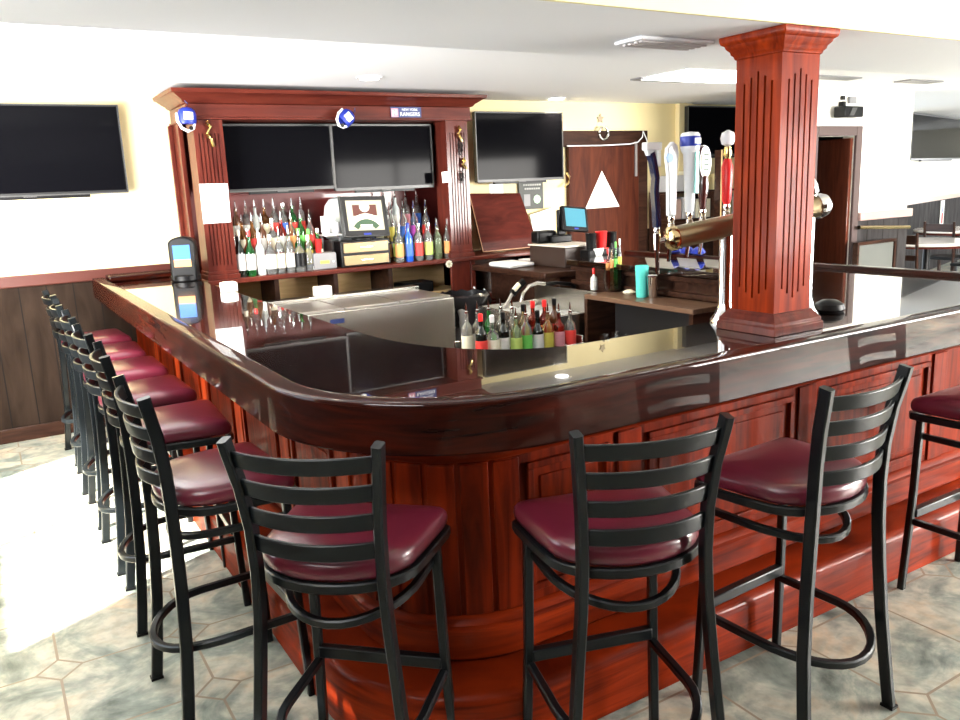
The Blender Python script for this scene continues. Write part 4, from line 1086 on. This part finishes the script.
def onz(px, py, z): q = atZ(px, py, z); return (q.x, q.y, z+.0005)
ZT = .895
def place(o, px, py, z): o.location = onz(px, py, z); return o
hot = bottle('small red-capped bottle at the left end of the low cabinet top', 0, 0, 0, 'tall', 'frost', 'white', 'red', .13, .024); place(hot, 594, 290, ZT)
jg = thing('condiment_pitcher', 'clear ribbed pitcher filled with sauce bottles and utensils on the low cabinet', 'pitcher', onz(614, 291, ZT))
MB().lathe([(.062, 0), (.064, .01), (.078, .16), (.080, .165), (.074, .165), (.060, .012), (.001, .012)], (0, 0, 0), 20).build('vessel', M['cup_clear'], jg, world=False)
MB().tube([(.066, 0, .14), (.11, 0, .13), (.115, 0, .07), (.062, 0, .04)], .008, 8).build('handle', M['cup_clear'], jg, world=False)
base = Vector(onz(614, 291, ZT))
for k, g, l_, cp, hh_, lb in ((-.040, 'red', 'orange', 'red', .27, 'red sauce bottle at the left in the clear pitcher'), (-.014, 'gold', 'orange', 'black', .30, 'orange sauce bottle second from left in the clear pitcher'), (.013, 'green', 'green', 'green', .31, 'green sauce bottle third from left in the clear pitcher'), (.040, 'dark', 'yellow', 'white', .33, 'dark bottle with yellow label at the right in the clear pitcher')):
    o = bottle(lb, base.x+.852*k, base.y-.522*k, base.z+.014, 'slim', g, None, cp, hh_, .0155, 'sauce bottles in the clear pitcher')
    z0_, z1_ = hh_*.48, hh_*.66
    MB().lathe([(.0132, z0_), (.0142, z0_+.001), (.0142, z1_-.001), (.0132, z1_)], (0, 0, 0), 14).build('bottle_label', L[l_], o, world=False)
o = MB().lathe([(.035, 0), (.037, .01), (.043, .19), (.044, .20), (.040, .20), (.034, .01), (.001, .01)], (0, 0, 0), 20).build('shaker_cup', M['teal'], None, world=False, bev=0); place(o, 642, 297, ZT)
tag(o, 'teal shaker cup standing upside down on the low cabinet', 'shaker')
sc_ = thing('steel_shaker', 'polished steel shaker right of the teal cup on the low cabinet', 'shaker', onz(652.5, 298, ZT))
MB().lathe([(.026, 0), (.028, .005), (.034, .13), (.036, .135)], (0, 0, 0), 18).build('cup', M['chrome'], sc_, world=False)
MB().lathe([(.036, .1355), (.036, .142), (.030, .150), (.01, .152)], (0, 0, 0), 18).build('lid', M['chrome'], sc_, world=False)
o = MB().lathe([(.03, 0), (.045, .012), (.02, .028), (.003, .03)], (0, 0, 0), 12).build('crumpled_napkin', M['cream_label'], None, world=False); place(o, 629, 294, ZT); tag(o, 'crumpled pale napkin between pitcher and teal cup', 'napkin')
# pale flat sheets and cloths on the right leg of the bar
pale_sheet_m = mat('pale_glossy_sheet', (.34, .33, .30), .3, coat=.3)
for i, (xa, xb_, lb) in enumerate(((645, 674, 'pale flat sheet lying leftmost on the right leg of the bar'), (677, 700, 'pale flat sheet in the middle on the right leg of the bar'), (703, 722, 'pale flat sheet nearest the beer tower post on the right leg of the bar'))):
    lo = [atZ(xa+3, 266.5, BT+.001), atZ(xb_, 268.5, BT+.001), atZ(xb_-4, 259.5, BT+.001), atZ(xa, 258, BT+.001)]
    o = MB().hexa(lo, [v+Vector((0, 0, .003)) for v in lo]).build('pale_sheet', pale_sheet_m, None); tag(o, lb, 'pale_sheet', 'pale sheets lying on the right leg of the bar')
for i, (px, py) in enumerate(((674, 252), (687, 250), (698, 248))):
    q = atZ(px, py+2, 1.1)
    mb = MB().lathe([(.02, 0), (.05, .012), (.035, .04), (.012, .055), (.002, .056)], (0, 0, 0), 9).lathe([(.008, 0), (.03, .015), (.008, .045)], (.045, .01, 0), 7)
    o = mb.build('blue_cloth', M['blue'], None, world=False, smooth=20); o.location = (q.x, min(q.y, 4.6), 1.105); o.location = (4.2, min(max(q.y, 3.9), 4.7), 1.105)
    tag(o, ['bright blue bar cloth, leftmost of the three on the far bar rail', 'bright blue bar cloth, middle of the three on the far bar rail', 'bright blue bar cloth, rightmost of the three on the far bar rail'][i], 'cloth', 'blue cloths on the far bar rail')
    dd = _ray(px, py); tt = 4.2/dd.x; o.location = (4.2, dd.y*tt, 1.1025)

# ------------------------------------------------------------------ beer tower
bt = thing('beer_tower', 'brass and chrome pipe beer tower standing on the bar behind the column', 'beer tower', (2.6, 2.1, BT))
TA = Vector((2.20, 2.235, 1.41)); TB = Vector((3.05, 1.99, 1.455))
TB = Vector((2.775, 2.04, 1.50))
u = (TB-TA).normalized()
MB().cyl(TA, TB, .042, n=28).build('pipe', mat('aged_brass_pipe', (.46, .36, .22), .32, 1), bt, smooth=50)
MB().lathe([(.046, -.012), (.048, 0), (.046, .012), (.034, .024), (.004, .030)], TA, 24, axis=-u).build('end_cap', M['brass'], bt)
MB().lathe([(.046, -.012), (.048, 0), (.046, .012), (.040, .030), (.004, .040)], TB, 24, axis=u).build('end_cap', M['chrome'], bt)
for P, nm in ((TA.lerp(TB, .36), 'post'), (TA.lerp(TB, .93), 'post')):
    z1_ = P.z-.035
    MB().lathe([(.055, BT+.0005), (.055, 1.088), (.038, 1.11), (.030, 1.13), (.025, 1.15), (.025, z1_)], (P.x, P.y, 0), 22).build(nm, M['chrome'], bt, smooth=50)
P2 = TA.lerp(TB, .93)
MB().lathe([(.0, 0), (.030, .005), (.034, .02), (.030, .05), (.015, .075), (.002, .08)], (P2.x+.0, P2.y, P2.z+.04), 16).build('finial', M['chrome'], bt)
# faucets hang on the far side of the pipe, handles above
side = Vector((-u.y, u.x, 0)).normalized()   # away from the camera side
if side.y < 0: side = -side
def faucet(t):
    P = TA.lerp(TB, t)+side*.045
    f = MB().cyl(P-side*.004, P+side*.035, .011, n=10).cyl(P+side*.035+Vector((0, 0, .045)), P+side*.035+Vector((0, 0, -.03)), .014, .012, n=12).cyl(P+side*.038+Vector((0, 0, -.03)), P+side*.055+Vector((0, 0, -.10)), .009, .007, n=10)
    f.build('faucet', M['chrome'] if t > .1 else M['chrome'], bt)
    return P+side*.035+Vector((0, 0, .045))
hp = [faucet(t) for t in (.05, .175, .265, .43)]
def tap(name, label, base, sec, colr, tip_off=(0, 0, 0)):
    o = thing('tap_handle', label, 'tap handle', base, 0, 'beer tap handles on the tower')
    return o
# end faucet on the left cap, pointing down, with the dark blue handle
f0 = TA-u*.065
MB().cyl(TA-u*.02, f0, .009, n=10).cyl(f0+Vector((0, 0, .03)), f0+Vector((0, 0, -.03)), .014, .012, n=12).cyl(f0+Vector((0, 0, -.03)), f0+Vector((.005, 0, -.12)), .009, .007, n=10).build('faucet', M['chrome'], bt)
b0 = f0+Vector((0, 0, .031))
h = thing('tap_handle', 'dark blue hockey-stick-like tap handle with a white tip, leftmost on the tower', 'tap handle', b0, 0, 'beer tap handles on the tower')
MB().lathe([(.010, 0), (.013, .01), (.010, .022)], (0, 0, 0), 12).build('ferrule', M['chrome'], h, world=False)
MB().tube([(0, 0, .022), (-.004, 0, .08), (-.012, 0, .15), (-.008, 0, .20), (-.022, 0, .26), (-.034, 0, .29)], .030, w=.024, up=(0, 1, 0)).build('shaft', mat('navy_gloss', (.01, .015, .05), .15, coat=.6), h, world=False)
MB().tube([(-.034, 0, .285), (-.05, 0, .315)], .024, w=.03, up=(0, 1, 0)).box(-.062, .012, -.014, .014, .298, .326).box(-.012, .006, -.0155, .0155, .24, .298).build('tip', M['white_plastic'], h, world=False, bev=.004)
def hat(px, py_bottom, py_top, Y):   # base point and height in the plane Y
    a_, b_ = atY(px, py_bottom, Y), atY(px, py_top, Y); return a_, b_.z-a_.z
def ferr(o): MB().lathe([(.010, -.028), (.014, -.012), (.012, 0)], (0, 0, 0), 12).build('ferrule', M['chrome'], o, world=False)
a_, hh = hat(672, 228, 148, hp[0].y)
h = thing('tap_handle', 'plain white blade-shaped tap handle, second from the left on the tower', 'tap handle', hp[0]+Vector((0, 0, .028)), 0, 'beer tap handles on the tower'); ferr(h)
MB().prism([(-.018, 0), (.018, 0), (.024, .15), (.030, .235), (.022, .262), (.0, .275), (-.026, .250), (-.030, .22), (-.020, .15)], -.010, .010, Matrix.Rotation(PI/2, 4, 'X')).build('paddle', M['white_plastic'], h, world=False, bev=.004)
MB().lathe([(.018, 0), (.018, .003)], (-.020, -.0105, .215), 12, axis=(0, -1, 0)).build('blue_mark', mat('pale_blue_print', (.25, .45, .75), .4), h, world=False)
h = thing('tap_handle', 'tall white tap handle with blue head badge and teal lettering strip, third on the tower', 'tap handle', hp[1]+Vector((0, 0, .028)), 0, 'beer tap handles on the tower'); ferr(h)
MB().lathe([(.016, 0), (.018, .02), (.026, .215), (.034, .228), (.036, .240), (.036, .285), (.030, .293), (.004, .297)], (0, 0, 0), 18).build('paddle', M['white_plastic'], h, world=False, smooth=50)
MB().box(-.003, .016, -.032, -.0265, .07, .225).build('teal_strip', mat('teal_print', (.25, .65, .58), .4), h, world=False)
MB().lathe([(.0365, .244), (.0375, .248), (.0375, .276), (.0365, .280)], (0, 0, 0), 18).build('blue_badge', M['blue'], h, world=False)
MB().box(-.015, .015, -.041, -.0378, .252, .272).build('badge_plate', M['white'], h, world=False)
h = thing('tap_handle', 'dark brown tap handle with a cream oval face, fourth on the tower', 'tap handle', hp[2]+Vector((0, 0, .028)), 0, 'beer tap handles on the tower'); ferr(h)
ov = [(.044*math.cos(a)*.72, .175+.062*math.sin(a)) for a in [2*PI*k/24 for k in range(24)]]
MB().prism(ov, -.012, .012, Matrix.Rotation(PI/2, 4, 'X')).lathe([(.011, 0), (.015, .04), (.022, .09), (.018, .125)], (0, 0, 0), 14).build('paddle', mat('dark_oxblood', (.07, .015, .012), .25, coat=.5), h, world=False, bev=.002)
ov = [(.034*math.cos(a)*.72, .175+.052*math.sin(a)) for a in [2*PI*k/24 for k in range(24)]]
MB().prism(ov, .0125, .015, Matrix.Rotation(PI/2, 4, 'X')).build('oval_face', M['cream_label'], h, world=False)
mb = MB()
for k in range(4): mb.box(-.012, .012, -.0165, -.0152, .145+k*.018, .152+k*.018)
mb.build('lettering', M['dark_green'], h, world=False)
h = thing('tap_handle', 'red tap handle with a white ball top, half hidden by the column', 'tap handle', hp[3]+Vector((0, 0, .028)), 0, 'beer tap handles on the tower'); ferr(h)
MB().lathe([(.012, 0), (.018, .02), (.022, .14), (.012, .17)], (0, 0, 0), 14).build('shaft', M['red'], h, world=False)
MB().lathe([(.010, .17), (.016, .19), (.012, .215)], (0, 0, 0), 14).build('collar', M['gold'], h, world=False)
MB().lathe([(.004, .215), (.022, .224), (.028, .245), (.022, .266), (.004, .276)], (0, 0, 0), 14).build('ball', M['white_plastic'], h, world=False)
# bright ball at the right of the column and the black drip base
q = atY(826, 305, 2.05)
o = MB().lathe([(.055, 0), (.06, .01), (.055, .03), (.03, .045), (.004, .048)], (0, 0, 0), 18).build('tower_foot', M['black'], None, world=False); o.location = (2.92, 1.93, BT+.0005)
tag(o, 'round black rubber cap on the bar top just right of the column', 'cap'); q = atZ(829, 311, BT+.0005); o.location = (q.x, q.y, BT+.0005)

# ------------------------------------------------------------------ wall area behind the taps
ws = thing('wall_shelf', 'dark shelf unit against the back wall behind the taps, holding boxes', 'shelf', (6.6, 6.3, 0))
MB().box(5.98, 7.3, 6.12, 6.42, 1.18, 1.21).build('board', M['darkwood'], ws)
MB().box(5.98, 7.3, 6.12, 6.42, 1.47, 1.49).build('board', M['darkwood'], ws)
for x in (5.99, 6.62, 7.28): MB().box(x-.012, x+.012, 6.12, 6.42, 1.211, 1.469).build('upright', M['darkwood'], ws)
MB().box(5.98, 7.3, 6.12, 6.42, 0, 1.179).build('cabinet', M['darkwood'], ws)
for i, (x0, x1, z0, h_, m_, lb) in enumerate(((6.02, 6.18, 1.2105, .20, 'pink', 'pinkish box'), (6.20, 6.38, 1.2105, .22, 'grey', 'grey box'), (6.40, 6.60, 1.2105, .19, 'cream', 'cream box'), (6.64, 6.92, 1.2105, .24, 'yellow', 'pale yellow box'), (6.95, 7.22, 1.2105, .22, 'white', 'white box'),
                                              (6.04, 6.30, 1.4905, .16, 'grey', 'grey box'), (6.33, 6.55, 1.4905, .20, 'cream', 'cream box'), (6.66, 6.95, 1.4905, .16, 'yellow', 'pale yellow box'))):
    mm = {'pink': mat('box_pink', (.60, .42, .36), .6), 'grey': mat('box_grey', (.52, .53, .55), .6), 'cream': M['cream_label'], 'yellow': mat('box_yellow', (.80, .68, .36), .6), 'white': M['white']}[m_]
    o = MB().box(x0, x1, 6.16, 6.36, z0, z0+h_).build('carton', mm, None, bev=.004)
    tag(o, '%s on the %s board of the shelf unit behind the taps' % (lb, 'lower' if z0 < 1.4 else 'upper'), 'box', 'cartons on the shelf behind the taps')
q0, q1 = atY(718, 150, 5.6), atY(728, 225, 5.6)
o = MB().box(q0.x, q0.x+.075, 5.55, 5.64, 0, q0.z).build('post', M['darkwood'], None, bev=.004); o.name = 'wooden_post'; tag(o, 'dark brown square post between the tap handles and the column', 'post')
MB().box(q0.x-.012, q0.x+.002, 5.545, 5.549, 0.02, q0.z).build('pale_edge', M['undershelf'], o)

# ------------------------------------------------------------------ right part of the room
q = atY(849, 112, YA-.10)
sp = thing('wall_speaker', 'black loudspeaker under the ceiling over the dark doorway', 'speaker', (q.x, YA-.10, q.z))
MB().box(-.13, .15, -.05, .07, -.050, .050).build('cabinet', M['black'], sp, world=False, bev=.01)
MB().prism([(-.07, -.035), (.0, -.035), (.05, .035), (-.02, .035)], .051, .054, Matrix.Rotation(PI/2, 4, 'X')).build('painted_reflection', M['silver_bezel'], sp, world=False)  # lighter slanted shape standing for a reflection on the black cabinet
MB().box(-.02, .02, .05, .098, .0, .10).build('bracket', M['black'], sp, world=False)
sheet('junction_box', 'small grey square box above the loudspeaker on the doorway wall', 'box', [(848, 97), (855, 97), (855, 103.5), (848, 103.5)], YA-.01, M['grey_box'], .02)
sheet('wall_sensor', 'tiny black sensor left of the grey box above the doorway', 'sensor', [(841, 96), (843.5, 96), (843.5, 100), (841, 100)], YA-.01, M['black'], .02)
ba, bb_ = atY(861, 227.5, YA-.10), atY(911, 227, YA-.10)
br = thing('brass_rail', 'thin brass rail along the grey boards right of the doorway', 'rail', ((ba+bb_)/2))
MB().cyl(Vector((ba.x, YA-.08, ba.z)), Vector((bb_.x, YA-.08, bb_.z)), .018, n=12).build('bar', M['brass'], br)
for k in (.05, .95):
    p = Vector((ba.x, YA-.08, ba.z)).lerp(Vector((bb_.x, YA-.08, bb_.z)), k); MB().cyl(p, p+Vector((0, .058, 0)), .008, n=8).build('bracket', M['brass'], br)
gx0_, gx1_ = atY(858, 250, YA-.2).x, atY(893, 250, YA-.2).x
gp = thing('grey_panel', 'grey panel with a dark frame standing against the boards below the brass rail', 'panel', ((gx0_+gx1_)/2, YA-.2, 0))
zt = atY(880, 243, YA-.2).z
MB().box(gx0_, gx1_, YA-.20, YA-.17, .02, zt).build('board', M['grey_panel'], gp)
MB().box(gx0_-.03, gx1_+.03, YA-.215, YA-.165, zt, zt+.03).box(gx0_-.03, gx0_, YA-.215, YA-.165, .0, zt).box(gx1_, gx1_+.03, YA-.215, YA-.165, .0, zt).build('frame', M['darkwood'], gp)
# dining tables and chairs
def dining_table(x, y, label, r=.55):
    t = thing('dining_table', label, 'table', (x, y, 0), 0, 'dining room tables')
    MB().lathe([(r-.02, .735), (r, .745), (r, .765), (r-.01, .772), (.01, .7725)], (0, 0, 0), 28).build('tabletop', mat('pale_table_laminate', (.72, .66, .60), .2, coat=.5), t, world=False)
    MB().lathe([(r-.015, .715), (r-.005, .734), (.02, .7345)], (0, 0, 0), 28).build('edge_band', M['cherry'], t, world=False)
    MB().lathe([(.26, .0), (.26, .02), (.06, .05), (.04, .08), (.04, .68), (.12, .714)], (0, 0, 0), 20).build('pedestal', M['black'], t, world=False)
    return t
def dining_chair(x, y, rz, label):
    t = thing('dining_chair', label, 'chair', (0, 0, 0), 0, 'dark dining chairs around the dining room tables')
    MB().box(-.21, .21, -.20, .21, .435, .47).build('seat', M['black'], t, world=False, bev=.01)
    for sx_ in (-1, 1):
        MB().box(sx_*.19-.016, sx_*.19+.016, .16, .192, 0, .434).build('leg', M['darkwood'], t, world=False)
        MB().tube([(sx_*.19, -.21, 0), (sx_*.19, -.19, .45), (sx_*.19, -.235, .93)], .03, w=.028, up=(0, 1, 0)).build('leg', M['darkwood'], t, world=False)
    MB().box(-.17, .17, -.23, -.21, .80, .90).box(-.17, .17, -.215, -.197, .62, .68).build('backrest', M['darkwood'], t, world=False)
    t.location = (x, y, 0); t.rotation_euler = (0, 0, rz)
    return t
dining_table(9.6, 5.55, 'round pale-topped dining table at the right edge, nearest the bar')
dining_table(11.6, 6.3, 'round pale-topped dining table farther back by the panelled wall')
d0 = dining_chair(8.95, 5.35, -PI/2, 'dark chair left of the nearest dining table')
for x, y, rz, lb in ((9.2, 6.22, PI+.3, 'dark chair behind the nearest dining table'), (9.7, 4.85, 0, 'dark chair in front of the nearest dining table'), (10.85, 6.0, -PI/2, 'dark chair left of the farther dining table'), (11.9, 5.6, .2, 'dark chair in front of the farther dining table'), (10.25, 5.3, PI/2, 'dark chair right of the nearest dining table'), (12.5, 6.5, PI/2, 'dark chair right of the farther dining table')):
    c = copy_tree(d0); c.location = (x, y, 0); c.rotation_euler = (0, 0, rz); c['label'] = lb
hp_ = hit_wallB(942, 216, .04)
wp = thing('poster', 'narrow white and red poster on the grey boards of the dining room', 'poster', hp_, angle)
MB().box(-.11, .11, 0, .01, -.25, .25).build('sheet', M['white'], wp, world=False)
MB().box(-.04, .06, -.003, -.0005, -.12, .05).build('red_figure', L['red'], wp, world=False)
MB().box(-.02, .03, -.003, -.0005, .06, .18).build('blue_figure', L['blue'], wp, world=False)

# ------------------------------------------------------------------ ceiling fittings
def soff(px, py): q = atZ(px, py, 2.094); return q
q = soff(665, 41)
vt = thing('ceiling_vent', 'long slotted air vent in the underside of the ceiling beam', 'vent', (q.x, q.y, 2.0935))
MB().box(-.17, .17, -.07, .07, -.012, -.0005).build('frame', M['ceiling'], vt, world=False, bev=.004)
for k in range(4): MB().box(-.15, .15, -.05+k*.028, -.036+k*.028, -.018, -.0125).build('slat', M['grey_box'] if False else mat('vent_grey', (.55, .52, .52), .6), vt, world=False)
def cfit(px, py, w, d, name, label, cat, m):
    q = atZ(px, py, CEIL)
    o = MB().box(-w/2, w/2, -d/2, d/2, -.012, -.0005).build(name, m, None, world=False); o.location = (q.x, q.y, CEIL); tag(o, label, cat); return o
cfit(712, 76, 1.0, .5, 'ceiling_panel', 'bright rectangular ceiling light panel left of the column capital', 'ceiling light', M['lamp'])
cfit(660, 79, .5, .12, 'ceiling_vent', 'narrow grey ceiling slot left of the bright panel', 'vent', M['grey_box'])
cfit(832, 77, .6, .14, 'ceiling_vent', 'narrow dark ceiling slot just right of the column', 'vent', M['grey_box'])
cfit(919, 81, .5, .16, 'ceiling_vent', 'narrow dark ceiling slot near the right edge', 'vent', M['grey_box'])
q = atZ(556, 98, CEIL)
dl = thing('downlight', 'small round lit downlight near the back wall above the right television', 'ceiling light', (q.x, min(q.y, 6.2), CEIL))
MB().lathe([(.09, -.010), (.09, -.0005), (.07, -.0005)], (0, 0, 0), 20).build('ring', M['white_plastic'], dl, world=False)
MB().lathe([(.065, -.014), (.065, -.0105)], (0, 0, 0), 20).build('bulb', M['lamp'], dl, world=False)
for (x, y) in ((1.2, 3.9), (2.6, 3.9)):
    c = copy_tree(dl); c.location = (x, y, CEIL); c['label'] = 'round lit downlight over the %s of the bar well' % ('left side' if x < 2 else 'middle')
    light('downlight_lamp', 'SPOT', (x, y, CEIL-.03), 30, (1.0, .82, .58), direction=(0, 0, -1), spot=2.2)
light('downlight_lamp', 'SPOT', (q.x, min(q.y, 6.2), CEIL-.03), 25, (1.0, .85, .62), direction=(0, 0, -1), spot=2.4)
light('downlight_lamp', 'SPOT', (2.4, 5.3, CEIL-.03), 34, (1.0, .85, .62), direction=(0, .1, -1), spot=2.4)
c = copy_tree(dl); c.location = (2.4, 5.3, CEIL); c['label'] = 'round lit downlight over the bottle cooler'
